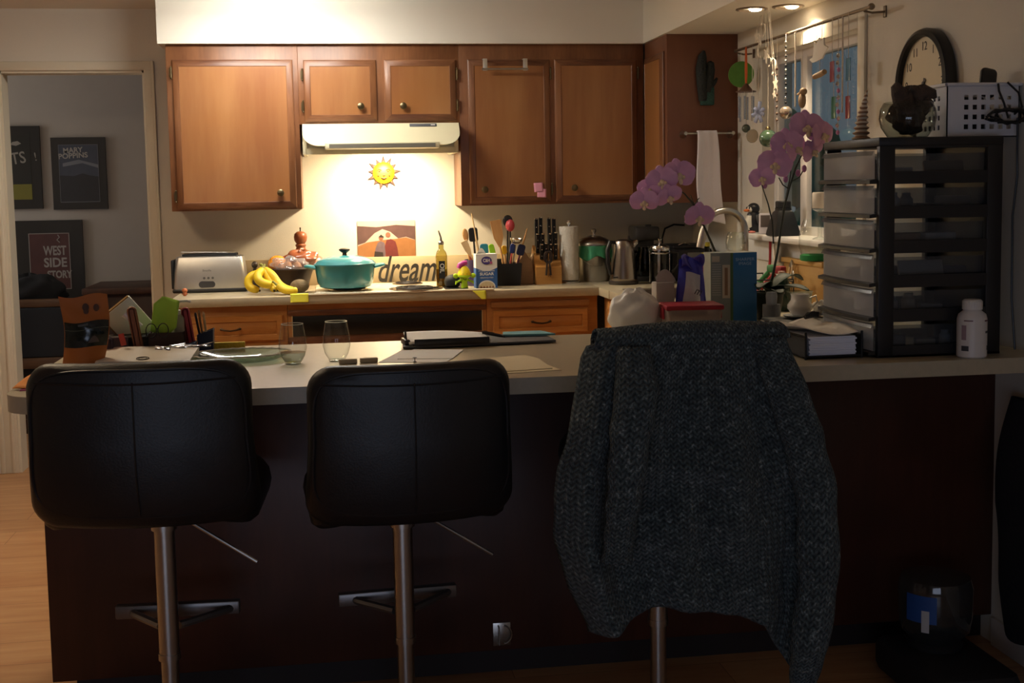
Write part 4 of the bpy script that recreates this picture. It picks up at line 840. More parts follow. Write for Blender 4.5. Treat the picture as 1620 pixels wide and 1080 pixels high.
# ------------------------------------------------------------------ drawer tower on the bar
TOWX, TOWY = 1.594, -3.22
CLR = glass('translucent plastic', 'f2f2f4', .1, .8, .25, .5); CLRS = glass('shaded drawer side', 'a9aeb4', .15, .8, .2, .17)  # same plastic: lit front paler, shaded side greyer, the shade put into the tint
FRM = mat('tower black', '17181b', .45, var=.06)
t = thing('drawer_tower', 'black six-drawer plastic tower with translucent drawers on the bar end', 'drawer tower', (TOWX, TOWY, ZC))
b = MB(); W, D, H = .358, .375, .60
b.ext(-.004, W, -.003, D, H-.024, H, .004)
for z in [.0]+[.094*i+.004 for i in range(1, 6)]:
    b.ext(.043, W-.043, 0, .012, z, z+.034 if z else .032); b.ext(.043, W-.043, D-.012, D, z, z+.034 if z else .032)
b.ext(.043, W-.043, 0, .012, H-.03, H-.02)
for y0, y1 in ((0, .02), (D-.02, D)):
    b.ext(0, .045, y0, y1, 0, H-.02, .002); b.ext(W-.045, W, y0, y1, 0, H-.02, .002)
b.ext(W-.012, W, .015, D-.015, 0, H-.02); b.ext(.0, W, .0, D, 0, .006)
for i in range(1, 6): b.ext(.02, W-.01, .012, D-.012, .094*i+.006, .094*i+.010)
part('frame', b, FRM, t)
for i in range(6):
    z0 = .094*i+.012; z1 = z0+.084
    b = MB(); yy = [(.022+(D-.044)*k/10) for k in range(11)]; bulge = lambda y: -.006-.010*(1-((y-D/2)/(D/2))**2)
    b.sheet(lambda u, v: (bulge(.014+(D-.028)*u), .014+(D-.028)*u, z0+(z1-z0)*v), 13, 4)
    b.mi = 1; b.sheet(lambda u, v: (-.008+(W-.03)*u, .024, z0+(z1-z0-.01)*v), 4, 3); b.sheet(lambda u, v: (-.008+(W-.03)*u, D-.024, z0+(z1-z0-.01)*v), 4, 3)
    b.sheet(lambda u, v: (-.008+(W-.03)*u, .024+(D-.048)*v, z0+.002), 4, 4); b.sheet(lambda u, v: (bulge(.014+(D-.028)*u)-.002-.006*v, .014+(D-.028)*u, z1-.002-.012*v), 13, 2)
    d = part('drawer', b, [CLR, CLRS], t, 'translucent drawer')
    b = MB(); b.loft([[(bulge(y)-.016, y, z0-.006), (bulge(y)-.016, y, z0+.003), (bulge(y)+.003, y, z0+.007), (bulge(y)+.003, y, z0-.004)] for y in [.01+(D-.02)*k/12 for k in range(13)]], True, True, True); part('handle', b, mat('drawer handle', '151414', .45), d, 'dark handle lip')
# things lying in the drawers, seen through the plastic
SMALL = [('white', 'd8d4ce'), ('amber', 'a06a30'), ('grey', '6c6e72'), ('tan', 'b08c62'), ('blue', '4a5a80'), ('cream', 'cbbfa4')]
SM = {n: mat('stored '+n, c, .6) for n, c in SMALL}
def stored(i, kind, m, x, y, label, s=1.0):
    z = ZC+.094*i+.0175; b = MB()
    if kind == 'bottle': b.lathe([(.001, 0), (.016*s, .0), (.017*s, .003), (.017*s, .035*s), (.011*s, .042*s), (.011*s, .05*s), (.001, .051*s)], 18); nm = 'pill_bottle'
    if kind == 'box': b.box((0, 0, .016*s), (.075*s, .05*s, .032*s), random.uniform(-.3, .3), .002); nm = 'small_box'
    if kind == 'envelope': b.box((0, 0, .026*s), (.12*s, .012, .05*s), 0, .004, rx=-.25); nm = 'envelope'
    if kind == 'roll': b.lathe([(.02*s, 0), (.025*s, .002), (.025*s, .03*s), (.02*s, .032*s), (.012*s, .032*s), (.012*s, 0)], 22, cap0=False, cap1=False); nm = 'tape_roll'
    solo(nm, label, nm.replace('_', ' '), b, SM[m], (x, y, z), 0, 'things stored in the drawer tower')
RN = ['lowest', 'second lowest', 'third lowest', 'third highest', 'second highest', 'topmost']
for i, kind, m, x, y, s, d in ((5, 'box', 'white', 1.68, -3.14, 1, 'white box at left of'), (5, 'envelope', 'tan', 1.84, -3.10, 1, 'tan folded envelope at right of'), (5, 'bottle', 'amber', 1.65, -3.05, 1.1, 'orange bottle in front of'),
    (4, 'bottle', 'white', 1.665, -3.15, 1.15, 'white-lidded bottle at left of'), (4, 'bottle', 'grey', 1.71, -3.14, 1.1, 'grey bottle second from left in'), (4, 'box', 'grey', 1.78, -3.14, .8, 'low grey box in'), (4, 'envelope', 'cream', 1.87, -3.10, .9, 'cream packet at right of'), (4, 'roll', 'cream', 1.66, -3.0, 1.3, 'cream roll in front of'),
    (3, 'box', 'tan', 1.70, -3.14, 1.2, 'tan box at left of'), (3, 'box', 'white', 1.80, -3.14, 1.2, 'white box in the middle of'), (3, 'roll', 'grey', 1.66, -3.0, 1.3, 'grey roll in front of'),
    (2, 'envelope', 'white', 1.75, -3.15, 1.1, 'white written packet in'), (2, 'box', 'blue', 1.86, -3.10, 1.1, 'blue-grey box at right of'), (2, 'bottle', 'white', 1.65, -3.02, 1, 'white bottle in front of'),
    (1, 'bottle', 'white', 1.67, -3.14, 1.0, 'white bottle at left of'), (1, 'bottle', 'cream', 1.72, -3.14, 1.15, 'cream bottle second from left in'), (1, 'box', 'white', 1.79, -3.13, .8, 'small white box in'), (1, 'roll', 'white', 1.66, -3.0, 1.4, 'white roll in front of'),
    (0, 'roll', 'grey', 1.68, -3.14, 1.2, 'grey roll at left of'), (0, 'box', 'cream', 1.77, -3.14, .7, 'small cream box in'), (0, 'bottle', 'white', 1.83, -3.14, .9, 'white bottle at right of')):
    stored(i, kind, m, x, y, f'{d} the {RN[i]} drawer of the tower', s)
# on top of the tower
ZT = ZC+.60
t = thing('glass_bowl', 'round clear glass bowl holding dark driftwood on the drawer tower', 'bowl', (1.722, -3.12, ZT))
b = MB(); b.lathe([(.04, 0), (.055, .004), (.072, .03), (.078, .055), (.075, .08), (.066, .098), (.064, .10)], 36, cap1=False); part('body', b, GLB, t)
b = MB(); rnd = random.Random(5)
DW = mat('driftwood', '4c3e34', .85, var=.6, vs=40, bump=.9, bs=60)
def drift(u, v):
    th, p = u*2*math.pi, v*math.pi; s = max(.003, math.sin(p)); z = .076-.068*math.cos(p)
    k = 1+.22*math.sin(3*th+5*p)+.12*math.sin(7*th-4*p)+.08*math.sin(11*th+9*p)
    return (.012*(1 if z > .09 else 0)+.048*k*s*math.cos(th), .045*k*s*math.sin(th), z+.008*math.sin(5*th)*s)
b.sheet(drift, 60, 34, True)
b.tube([(-.02, -.01, .10), (-.035, -.015, .125), (-.04, -.01, .14), (-.036, -.008, .15)], [.028, .022, .015, .006], 10); b.tube([(.01, 0, .11), (.045, -.005, .125), (.07, -.01, .118), (.076, -.008, .108)], [.03, .024, .014, .006], 10)
solo('driftwood', 'knobbly dark driftwood piece sticking up from the glass bowl', 'driftwood', b, DW, (1.722, -3.12, ZT+.002))
t = thing('plastic_basket', 'light grey plastic basket with square holes on the drawer tower', 'basket', (1.93, -3.06, ZT))
GP = mat('basket plastic', 'd6d6da', .5, var=.03)
b = MB(); bw, bd, bh = .108, .09, .145
def panel(o, ax, w, cols):
    hs, pt = .0135, .0255; x0 = w-.012-pt*cols
    def bx(a0, a1, z0, z1): b.ext(*((o[0]+a0, o[0]+a1, o[1], o[1]+.003) if ax == 'x' else (o[0], o[0]+.003, o[1]+a0, o[1]+a1)), z0, z1)
    zs = [.022, .049, .076, .103]
    bx(0, w, 0, zs[0]); bx(0, w, zs[3]+hs, bh)
    for z0, z1 in zip(zs, zs[1:]): bx(0, w, z0+hs, z1)
    for z in zs:
        bx(0, x0, z, z+hs)
        for k in range(cols): bx(x0+pt*k+hs, x0+pt*(k+1) if k < cols-1 else w, z, z+hs)
panel((-bw, -bd), 'x', 2*bw, 6); panel((-bw, bd-.003), 'x', 2*bw, 6); panel((-bw, -bd), 'y', 2*bd, 5); panel((bw-.003, -bd), 'y', 2*bd, 5); b.ext(-bw, bw, -bd, bd, 0, .003)
part('body', b, GP, t)
b = MB(); b.tube([(-bw-.003, -bd-.003, bh), (bw+.003, -bd-.003, bh), (bw+.003, bd+.003, bh), (-bw-.003, bd+.003, bh), (-bw-.003, -bd-.003, bh)], .005, 8, False); part('rim', b, GP, t)
b = MB(); b.box((-.03, 0, .06), (.10, .12, .10), .2, .01); solo('storage_pouch', 'dark pouch inside the grey plastic basket', 'pouch', b, BLKM, (1.93, -3.06, ZT+.004))
b = MB(); b.slab(.05, .085, .014, .016, .006, None, (0, 0, .0425)); o = solo('cordless_phone', 'black rounded handset leaning out of the grey basket', 'phone', b, BLACK, (1.975, -3.085, ZT+.115)); o.rotation_euler = (R(-12), R(12), 0)
b = MB(); pts = []
for k in range(60):
    a = k*.55; pts.append((1.985+.055*math.cos(a)*(1-.3*math.sin(k)), -3.19+.012*math.sin(a*1.3), ZT+.055+.018*math.sin(a)+.004*math.sin(k*2.1)))
b.tube(pts, .0032, 6); b.tube([(1.968, -3.16, ZT+.145), (1.962, -3.175, ZT+.125), (1.975, -3.18, ZT+.09), (1.985, -3.185, ZT+.05)], .0032, 6); b.tube([(1.995, -3.16, ZT+.15), (2.02, -3.175, ZT+.12), (2.026, -3.185, ZT+.08), (2.0, -3.19, ZT+.06)], .0032, 6); b.tube([(2.01, -3.19, ZT+.05), (2.022, -3.17, ZT-.04), (2.03, -3.16, ZT-.11), (2.012, -3.17, ZT-.22), (2.008, -3.18, ZT-.45), (2.015, -3.19, ZC+.005)], .003, 6)
solo('charger_cable', 'tangled black charger cable hanging over the grey basket', 'cable', b, BLACK)
# spiky shell at the back of the tower
t = thing('spiral_shell', 'tall striped pointed spiral shell on the tower beside the window', 'shell', (1.675, -2.92, ZT))
b = MB(); n = 120; rings = []
for i in range(n+1):
    s = i/n; z = .005+.145*s; r = .022*(1-s)**.8*(1+.22*math.sin(s*60))+.0008; rings.append([(r*math.cos(2*math.pi*k/16)+.018*s*s, r*math.sin(2*math.pi*k/16), z) for k in range(16)])
b.loft(rings, True, True, True)
def shellmat():
    m, nt, p = newmat('striped shell'); w = node(nt, 'ShaderNodeTexWave', bands_direction='Z'); w.inputs['Scale'].default_value = 26; w.inputs['Distortion'].default_value = 2
    nt.links.new(coords(nt), w.inputs['Vector']); rp = node(nt, 'ShaderNodeValToRGB'); rp.color_ramp.elements[0].color = lin('8a5c38'); rp.color_ramp.elements[1].color = lin('e4d4bc'); nt.links.new(w.outputs['Fac'], rp.inputs[0]); nt.links.new(rp.outputs[0], p.inputs['Base Color']); p.inputs['Roughness'].default_value = .4; return m
part('whorl', b, shellmat(), t)
# pill bottle
t = thing('supplement_bottle', 'large white pill bottle on the bar before the drawer tower', 'bottle', (1.845, -3.262, ZC))
b = MB(); b.lathe([(.036, 0), (.0395, .004), (.0395, .105), (.036, .118), (.024, .128), (.022, .133)], 36); part('body', b, mat('bottle white', 'd8d2cc', .4), t)
b = MB(); b.loft([[((.026+(.0008 if k % 2 else 0))*math.cos(2*math.pi*k/48), (.026+(.0008 if k % 2 else 0))*math.sin(2*math.pi*k/48), z) for k in range(48)] for z in (.131, .154)], True, True, False); b.lathe([(.026, .154), (.022, .158), (.001, .158)], 48, cap0=False); part('cap', b, mat('cap white', 'dcd8d2', .5), t)
def wrap(b, a0, a1, r, z0, z1): b.sheet(lambda u, v: (r*math.cos(R(a0+(a1-a0)*u)), r*math.sin(R(a0+(a1-a0)*u)), z0+(z1-z0)*v), 10, 2)
for nm, col, bars in (('maroon', '6a3a40', ((-65, -25, .100, .104),)), ('maroon', '6a3a40', ((-150, -115, .101, .104),)), ('charcoal', '3c3c40', ((-60, -25, .068, .074),)), ('charcoal', '3c3c40', ((-48, -22, .022, .034),)), ('charcoal', '3c3c40', ((-160, -130, .02, .034),)), ('mauve', '9a8088', ((-160, -140, .05, .09),))):
    b = MB(); [wrap(b, a0, a1, .0398, z0, z1) for a0, a1, z0, z1 in bars]; part('printed_mark', b, bpy.data.materials.get('label '+nm) or mat('label '+nm, col, .5), t, nm+' printed mark')
# wall clock
t = thing('wall_clock', 'round black-rimmed wall clock with cream face on the window wall', 'clock', (XW, -2.622, 1.69)); t.scale = (.93, .93, .93)
def cl(m): return rotm((0, 0, 0), 0, -90, 0) @ m
mclk = Matrix(((0, 0, -1, 0), (-1, 0, 0, 0), (0, 1, 0, 0), (0, 0, 0, 1)))
b = MB(mclk); b.lathe([(.175, .0), (.188, .006), (.19, .03), (.184, .044), (.172, .05), (.163, .044), (.16, .03)], 56, cap0=False, cap1=False); part('rim', b, BLACK, t)
b = MB(mclk); b.lathe([(.18, .001), (.165, .026), (.001, .0262)], 48); part('face', b, mat('clock face', 'd8c8a6', .5, var=.04), t)
b = MB(mclk)
for h in range(1, 13): a = R(90-30*h); b.text(str(h), .042, (.128*math.cos(a), .128*math.sin(a), .0268), (0, 0, 0), .0003)
part('numerals', b, mat('clock ink', '3a3028', .6), t)
b = MB(mclk)
for ang, ln, w_ in ((90-198, .105, .005), (90-222, .125, .0042)): a = R(ang); b.prism([(-.02*math.cos(a)+w_*math.sin(a), -.02*math.sin(a)-w_*math.cos(a)), (ln*math.cos(a), ln*math.sin(a)), (-.02*math.cos(a)-w_*math.sin(a), -.02*math.sin(a)+w_*math.cos(a))], .028, .029, 'z')
b.lathe([(.009, .0265), (.009, .031), (.001, .032)], 16); part('hands', b, mat('clock hands', '4a3a28', .5), t)

# ------------------------------------------------------------------ paper tray
t = thing('paper_tray', 'black wire desk tray on the bar beside the drawer tower', 'tray', (1.472, -3.07, ZC), 2)
b = MB(); b.ext(-.085, .085, -.13, .16, .006, .010); b.ext(-.085, -.081, -.13, .16, .006, .06); b.ext(.081, .085, -.13, .16, .006, .06); b.ext(-.085, .085, .156, .16, .006, .06)
for x in (-.082, .082):
    for y in (-.128, .157): b.cyl((x, y, 0), (x, y, .075), .0035, n=8)
b.tube([(-.083, -.128, .063), (-.083, .158, .063), (.083, .158, .063), (.083, -.128, .063)], .003, 6, False); part('frame', b, BLKM, t)
b = MB()
for k in range(11): b.box((-.004+.002*math.sin(k*2.3), .0+.002*math.cos(k*1.7), .0123+.0047*k), (.136, .24, .0043), .006*math.sin(k*3.1)); 
o = solo('paper_stack', 'thick stack of white paper sheets lying in the black tray', 'paper stack', b, mat('stacked paper', 'eceefa', .8, var=.03), (1.474, -3.075, ZC), 2); o['kind'] = 'stuff'
b = MB(); b.sheet(lambda u, v: (1.335+.205*u-.03*v*u+.02*(1-u)*v, -3.215+.26*v+.05*(1-u)*(1-v), ZC+.0685+.012*math.sin(u*5+1+v*2)+.008*(1-u)*v+.006*math.sin(v*6)+.010), 20, 20)
solo('loose_sheet', 'loose cream paper sheet draped on the paper stack', 'paper sheet', b, mat('loose sheet', 'ece2d0', .85), solid=.0008)
b = MB(); b.tube([(0, 0, 0), (.012, .004, .006), (.03, .006, .008), (.042, .004, .004)], [.006, .010, .010, .006], 10); b.tube([(.0, -.004, .004), (.018, -.006, .014), (.04, -.002, .012)], .004, 8); solo('binder_clip', 'small black clip lying on the loose cream sheet', 'clip', b, BLACK, (1.46, -3.03, ZC+.097))

# ------------------------------------------------------------------ behind the sweater: bags, box, container
ZB = ZC
t = thing('food_container', 'clear plastic food container with red lid behind the sweater', 'food container', (1.245, -2.62, ZB), -4); t.scale = (.93, .9, 1.36)
b = MB(); b.loft([[(sx*(w_-.0)+q*math.cos(R(a0+a)), sy*(d_)+q*math.sin(R(a0+a)), z) for sx, sy, a0 in ((1, 1, 0), (-1, 1, 90), (-1, -1, 180), (1, -1, 270)) for a in (0, 30, 60, 90)] for w_, d_, q, z in ((.072, .05, .012, 0), (.08, .058, .015, .07))], True, True, False); part('body', b, glass('cloudy plastic', 'e4dcd8', .12, .7, .3, .5), t)
b = MB(); b.box((0, 0, .03), (.14, .095, .05), 0, .01); part('contents', b, mat('pale food', 'f0e6cc', .8), t, 'pale contents')
b = MB(); b.box((0, 0, .073), (.198, .152, .012), 0, .005); b.ext(-.101, -.096, -.03, .03, .045, .072, .001); b.ext(.096, .101, -.03, .03, .045, .072, .001); part('lid', b, mat('lid red', 'a82434', .45), t, 'dark red lid')
b = MB(); b.ext(-.082, -.05, -.0735, -.073, .006, .034); part('label', b, mat('orange label', 'c8582c', .6), t, 'orange label')
crumple('plastic_bag', 'crumpled white plastic bag left of the red-lidded container', 'plastic bag', (1.075, -2.565, ZB+.074), (.084, .058, .076), mat('white bag', 'f6f4ee', .5, var=.03), 4, .10)
t = thing('snack_bag', 'tall blue and white snack bag behind the red-lidded container', 'snack bag', (1.283, -2.495, ZB), 5); t.scale = (.92, .9, 1.09)
FB = mat('foil blue', '4646b4', .25, .2, var=.15, vs=30, bump=.3, bs=40); FW = mat('foil white', 'dfe0e6', .35, 0, var=.05, bump=.3, bs=40)
def bagfn(s): return lambda u, v: ((u-.5)*(.135-.05*v), s*(.034*math.sin(math.pi*u)*(1-v**2)+.004*math.sin(v*9+u*8)), .005+.215*v+.008*math.sin(u*5)*v)
b = MB(); b.sheet(bagfn(-1), 16, 20); b.sheet(bagfn(1), 16, 20); part('pouch', b, FB, t)
b = MB(); b.sheet(lambda u, v: tuple(Vector(bagfn(-1)(.10+.56*u+.16*v, .02+.78*v))+Vector((0, -.003, 0))), 12, 16); part('front_panel', b, FW, t, 'white front panel')
b = MB(); b.text('m', .035, (.012, -.036, .125), (90, 15, 0), .0003, shear=.4); part('mark', b, mat('mark dark', '40404c', .5), t)
b = MB(); b.sheet(lambda u, v: ((u-.5)*.085+.004, -.006-.014*math.sin(u*6+v*3)*(1-v*.3), .195+.035*v+.006*math.sin(u*9)), 18, 6); part('folded_top', b, mat('foil purple', '5a54b4', .25, .3, var=.3, vs=40), t, 'crinkled purple top', .001)
t = thing('foil_pouch', 'magenta and orange foil pouch between snack bag and box', 'snack bag', (1.478, -2.05, ZB), 0)
b = MB(); b.mi = 0; b.sheet(lambda u, v: ((u-.5)*(.075-.02*v), -.02*math.sin(math.pi*u)+.004*math.sin(v*12), .15+.07*v), 12, 8); b.mi = 1; b.sheet(lambda u, v: ((u-.5)*.08, -.024*math.sin(math.pi*u)+.003*math.sin(v*12), .002+.148*v), 12, 10)
part('pouch', b, [mat('magenta foil', 'a0267a', .25, .3, var=.2, vs=40), mat('orange foil', 'b87040', .25, .3, var=.25, vs=30)], t, None, .002)
t = thing('paper_cup', 'white folded paper carton left of the blue snack bag', 'carton', (1.19, -2.492, ZB), 6); t.scale = (.85, .75, 1.2)
b = MB(); b.box((0, 0, .07), (.075, .06, .14), bev=.004); b.sheet(lambda u, v: (-.037+.08*u, -.03+.01*v, .14+.035*v*math.sin(u*2.5+.4)), 8, 5); part('body', b, mat('grey carton', 'b4aca2', .7), t)
t = thing('massager_box', 'tall blue retail box with printed side behind the sweater', 'box', (1.4875, -2.315, ZB), 0)
ga, gb = Vector((-.076, .012)), Vector((.089, .012)); nw = lambda a, s, off: (a.x*s+(-.0 if off == 0 else 0), a.y*s)
b = MB(); b.prism([(0, 0), (.089, .013), (.075, .10), (-.078, .09), (-.076, .013)], 0, .246, 'z'); part('carton', b, mat('box grey', '868c82', .5, var=.1), t)
def onface(a, c, u0, u1, z0, z1, off): 
    n = Vector((c[1]-a[1], a[0]-c[0])).normalized()*off; p = lambda u: (a[0]+(c[0]-a[0])*u+n.x, a[1]+(c[1]-a[1])*u+n.y); return [(*p(u0), z0), (*p(u1), z0), (*p(u1), z1), (*p(u0), z1)]
b = MB(); b.f([b.v(q) for q in onface((0, 0), (.089, .013), .0, 1, 0, .246, .0004)]); part('front_panel', b, mat('box blue', '3274ac', .4, var=.05), t, 'blue front')
b = MB(); b.f([b.v(q) for q in onface((-.076, .013), (0, 0), .88, 1, 0, .246, .0004)]); part('spine', b, mat('box green', '44602a', .5), t, 'green edge')
b = MB(); b.f([b.v(q) for q in onface((-.076, .013), (0, 0), .52, .86, .09, .205, .0004)]); b.mi = 1; b.f([b.v(q) for q in onface((-.076, .013), (0, 0), .62, .76, .10, .195, .0007)]); b.mi = 2
for k in range(14): b.f([b.v(q) for q in onface((-.076, .013), (0, 0), .06, .46, .10+.008*k, .104+.008*k, .0005)])
b.mi = 0; b.f([b.v(q) for q in onface((-.076, .013), (0, 0), .06, .40, .215, .235, .0005)]); part('printed_side', b, [mat('print pale', 'c0b49a', .5), mat('print tan', '8c6a48', .5, var=.3, vs=60), mat('print lines', 'a8a89c', .5)], t, 'printed picture side')
b = MB(); 
for s_, z, w_ in (('SHARPER', .222, .072), ('IMAGE', .2075, .048)): b.text(s_, .0145, (.0447, .0062, z), (90, 0, 8.3), .0002, width=w_)
part('lettering', b, mat('box lettering', 'a8c2dc', .5), t)

# ------------------------------------------------------------------ orchids
PET = mat('orchid petal', 'dca6cc', .6, var=.16, vs=26); PET2 = mat('orchid petal back', 'b87aa2', .6, var=.15); LIP = mat('orchid lip', 'e4ccaa', .5, var=.25, vs=60); STM = mat('orchid stem', '2a2f1c', .5, var=.2); LEAF = mat('orchid leaf', '18301e', .6, var=.2)
def flower(root, c, facing, size, roll):
    c = Vector(c); q = Vector(facing).to_track_quat('Z', 'Y').to_matrix().to_4x4(); b = MB(Matrix.Translation(c) @ q @ rotm(rz=roll))
    def petal(a, l, w, cup, lift=0):
        def fn(u, v):
            s = (u-.5)*2; ww = w*math.sin(math.pi*min(1, (v*.92+.05)))**.62; x = l*v; y = s*ww; ca, sa = math.cos(R(a)), math.sin(R(a)); z = lift+cup*(v*v)-.10*size*abs(s)**2*v+.03*size*math.sin(v*5+s*3)
            return (x*ca-y*sa, x*sa+y*ca, z)
        b.sheet(fn, 7, 8)
    for a in (90, 210, 330): petal(a, size*.52, size*.20, -.05*size, -.004)
    for a in (15, 165): petal(a, size*.55, size*.36, .06*size, .001)
    f = part('flower', b, PET, root)
    b = MB(Matrix.Translation(c) @ q @ rotm(rz=roll)); b.ball((0, -.05*size, .06*size), (.09*size, .12*size, .09*size), 12, 7); b.ball((0, -.2*size, .10*size), (.07*size, .10*size, .05*size), 10, 6); b.ball((-.1*size, -.08*size, .08*size), (.06*size, .07*size, .09*size), 10, 6); b.ball((.1*size, -.08*size, .08*size), (.06*size, .07*size, .09*size), 10, 6)
    part('lip', b, LIP, f); return f
def pot(root, r, h, m):
    b = MB(); b.lathe([(r*.75, 0), (r, h), (r*1.05, h), (r*1.05, h+.008), (r*.9, h+.008), (r*.85, h-.01), (.001, h-.012)], 28); part('pot', b, m, root)
t = thing('potted_orchid', 'pink orchid arching left before the cabinet end, behind the boxed massager', 'orchid', (1.53, -2.16, ZB))
o_ = Vector((1.53, -2.16, ZB)); pot(t, .05, .09, mat('dark pot', '2a2c28', .5))
b = MB(); S = [(1.53, -2.16, .98), (1.505, -2.18, 1.05), (1.468, -2.20, 1.13), (1.42, -2.20, 1.235), (1.385, -2.20, 1.31), (1.35, -2.20, 1.35), (1.315, -2.20, 1.375), (1.28, -2.2, 1.375), (1.24, -2.2, 1.36), (1.21, -2.2, 1.345)]
b.tube([Vector(p)-o_ for p in S], [.0045, .0045, .0042, .004, .0036, .0028, .0024, .002, .0018, .0015], 8)
for p, q in (((1.42, -2.2, 1.235), (1.40, -2.215, 1.27)), ((1.385, -2.2, 1.31), (1.40, -2.21, 1.335)), ((1.385, -2.2, 1.31), (1.372, -2.2, 1.345))): b.tube([Vector(p)-o_, Vector(q)-o_], [.002, .0015], 6)
b.tube([(.006, .01, .08), (-.03, -.01, .16), (-.075, -.05, .245)], .0025, 6); part('stem', b, STM, t)
for c_, f_, s_, r_ in (((1.326, -2.215, 1.415), (.1, -1, .05), .115, 5), ((1.262, -2.225, 1.395), (-.15, -1, -.1), .105, 10), ((1.222, -2.215, 1.365), (-.35, -1, 0), .085, -8), ((1.198, -2.23, 1.325), (-.25, -1, -.35), .095, 0), ((1.286, -2.235, 1.34), (.25, -1, -.45), .09, 20), ((1.396, -2.225, 1.268), (0, -1, -.35), .10, 0)): flower(t, Vector(c_)-o_, f_, s_, r_)
def leaves(root, L):
    for a, l, w, h in L:
        ca, sa = math.cos(R(a)), math.sin(R(a)); b = MB()
        def fn(u, v):
            s = (u-.5)*2; ww = w*math.sin(math.pi*(.08+.9*v))**.7; x = .01+l*v; y = s*ww; z = .09+h*math.sin(v*2.4)-.25*abs(s)*ww*0+.02*abs(s)*(1-v); return (x*ca-y*sa, x*sa+y*ca, z)
        b.sheet(fn, 7, 12); part('leaf', b, LEAF, root, None, .002)
leaves(t, ((200, .12, .025, .03), (330, .10, .022, .02)))
t = thing('potted_orchid', 'pink orchid with two tall stems and dark leaves before the window', 'orchid', (1.655, -2.20, ZB)); o_ = Vector((1.655, -2.20, ZB)); pot(t, .055, .09, mat('olive pot', '20281e', .5))
b = MB(); b.tube([Vector(p)-o_ for p in [(1.645, -2.21, .99), (1.652, -2.25, 1.05), (1.671, -2.25, 1.14), (1.694, -2.25, 1.292), (1.712, -2.25, 1.36), (1.735, -2.25, 1.43), (1.76, -2.25, 1.48), (1.80, -2.25, 1.52)]], [.0055, .005, .0042, .004, .0036, .003, .0024, .0018], 8)
b.tube([Vector(p)-o_ for p in [(1.66, -2.2, .99), (1.675, -2.24, 1.14), (1.702, -2.24, 1.31), (1.722, -2.24, 1.41), (1.727, -2.24, 1.49)]], [.0045, .004, .0034, .0028, .002], 8)
b.tube([Vector(p)-o_ for p in [(1.66, -2.24, 1.17), (1.655, -2.24, 1.25), (1.64, -2.24, 1.31), (1.622, -2.24, 1.36), (1.61, -2.24, 1.40)]], [.003, .003, .0025, .002, .0015], 8)
b.tube([Vector(p)-o_ for p in [(1.712, -2.25, 1.36), (1.69, -2.25, 1.375), (1.675, -2.25, 1.40)]], .0022, 6); b.tube([Vector(p)-o_ for p in [(1.718, -2.25, 1.385), (1.75, -2.25, 1.40), (1.768, -2.25, 1.43)]], .002, 6); part('stem', b, STM, t)
for c_, f_, s_, r_ in (((1.613, -2.255, 1.40), (-.4, -1, -.1), .085, 10), ((1.655, -2.265, 1.445), (-.15, -1, .05), .115, -6), ((1.70, -2.262, 1.515), (-.1, -1, .0), .11, 5), ((1.775, -2.255, 1.572), (.1, -1, .1), .125, -4), ((1.735, -2.26, 1.50), (.5, -1, .2), .10, 30), ((1.835, -2.25, 1.545), (.6, -1, .1), .11, 12), ((1.80, -2.25, 1.49), (.3, -1, -.3), .085, 40)): flower(t, Vector(c_)-o_, f_, s_, r_)
b = MB()
for p in ((1.768, -2.25, 1.43), (1.745, -2.25, 1.415), (1.70, -2.25, 1.395), (1.628, -2.24, 1.375)): b.ball(Vector(p)-o_, (.009, .009, .013), 10, 6)
part('bud', b, PET2, t, 'closed pink buds')
leaves(t, ((238, .15, .03, .045), (300, .17, .032, .03), (20, .15, .034, .06), (268, .13, .032, .02)))

# ------------------------------------------------------------------ sink side clutter behind the orchids
t = thing('cutting_board', 'wooden cutting board leaning on the window wall behind the white creamer', 'cutting board', (1.985, -1.70, ZC))
b = MB(); b.ext(.0, .018, -.215, .215, 0, .175, .004); b.ext(-.012, 0, -.215, .215, .155, .175, .003); q = part('board', b, wood('maple board', 'c0924e', 'd8ae6c', 3, 'y', .5), t)
t = thing('kitchen_tongs', 'steel and wood tongs leaning on the cutting board', 'tongs', (1.955, -1.62, ZC))
b = MB()
for y in (-.018, .012): b.tube([(.012, y, .15), (.0, y-.004, .09), (-.012, y-.01, .005)], [.005, .008, .009], 8)
part('arm', b, WD2, t); b = MB(); b.tube([(.010, -.016, .142), (.012, -.002, .165), (.010, .012, .142)], .0055, 8); b.ball((.0, -.045, .11), (.004, .014, .022), 12, 7); part('hinge', b, STEEL, t)
t = thing('creamer', 'round white china creamer on a saucer by the drawer tower', 'creamer', (1.655, -2.50, ZC+.045))
b = MB(); b.lathe([(.024, 0), (.03, .006), (.041, .022), (.041, .034), (.03, .05), (.029, .062), (.031, .07), (.028, .07), (.027, .052)], 30, cap1=False); part('body', b, mat('white china', 'f0ece4', .2), t)
b = MB(); b.tube([(.034, 0, .055), (.055, 0, .062), (.06, 0, .042), (.04, 0, .022)], .003, 8); part('handle', b, mat('china handle', 'd4d0c6', .2), t)
b = MB(); b.lathe([(.025, 0), (.05, .005), (.056, .010), (.05, .008), (.001, .005)], 32); solo('saucer', 'blue-rimmed white saucer under the white creamer', 'saucer', b, mat('saucer china', 'b9bcc0', .25), (1.655, -2.50, ZC+.035))
b = MB(); b.box((0, 0, .0165), (.20, .24, .033), .15, .004); solo('tablet_case', 'dark flat case under the saucer', 'case', b, mat('dark case', '2f2d26', .5), (1.66, -2.54, ZC+.001))
crumple('tissue', 'crumpled white tissue beside the creamer and the drawer tower', 'tissue', (1.735, -2.47, ZC+.06), (.025, .02, .022), PAPER, 12, .3, 14)
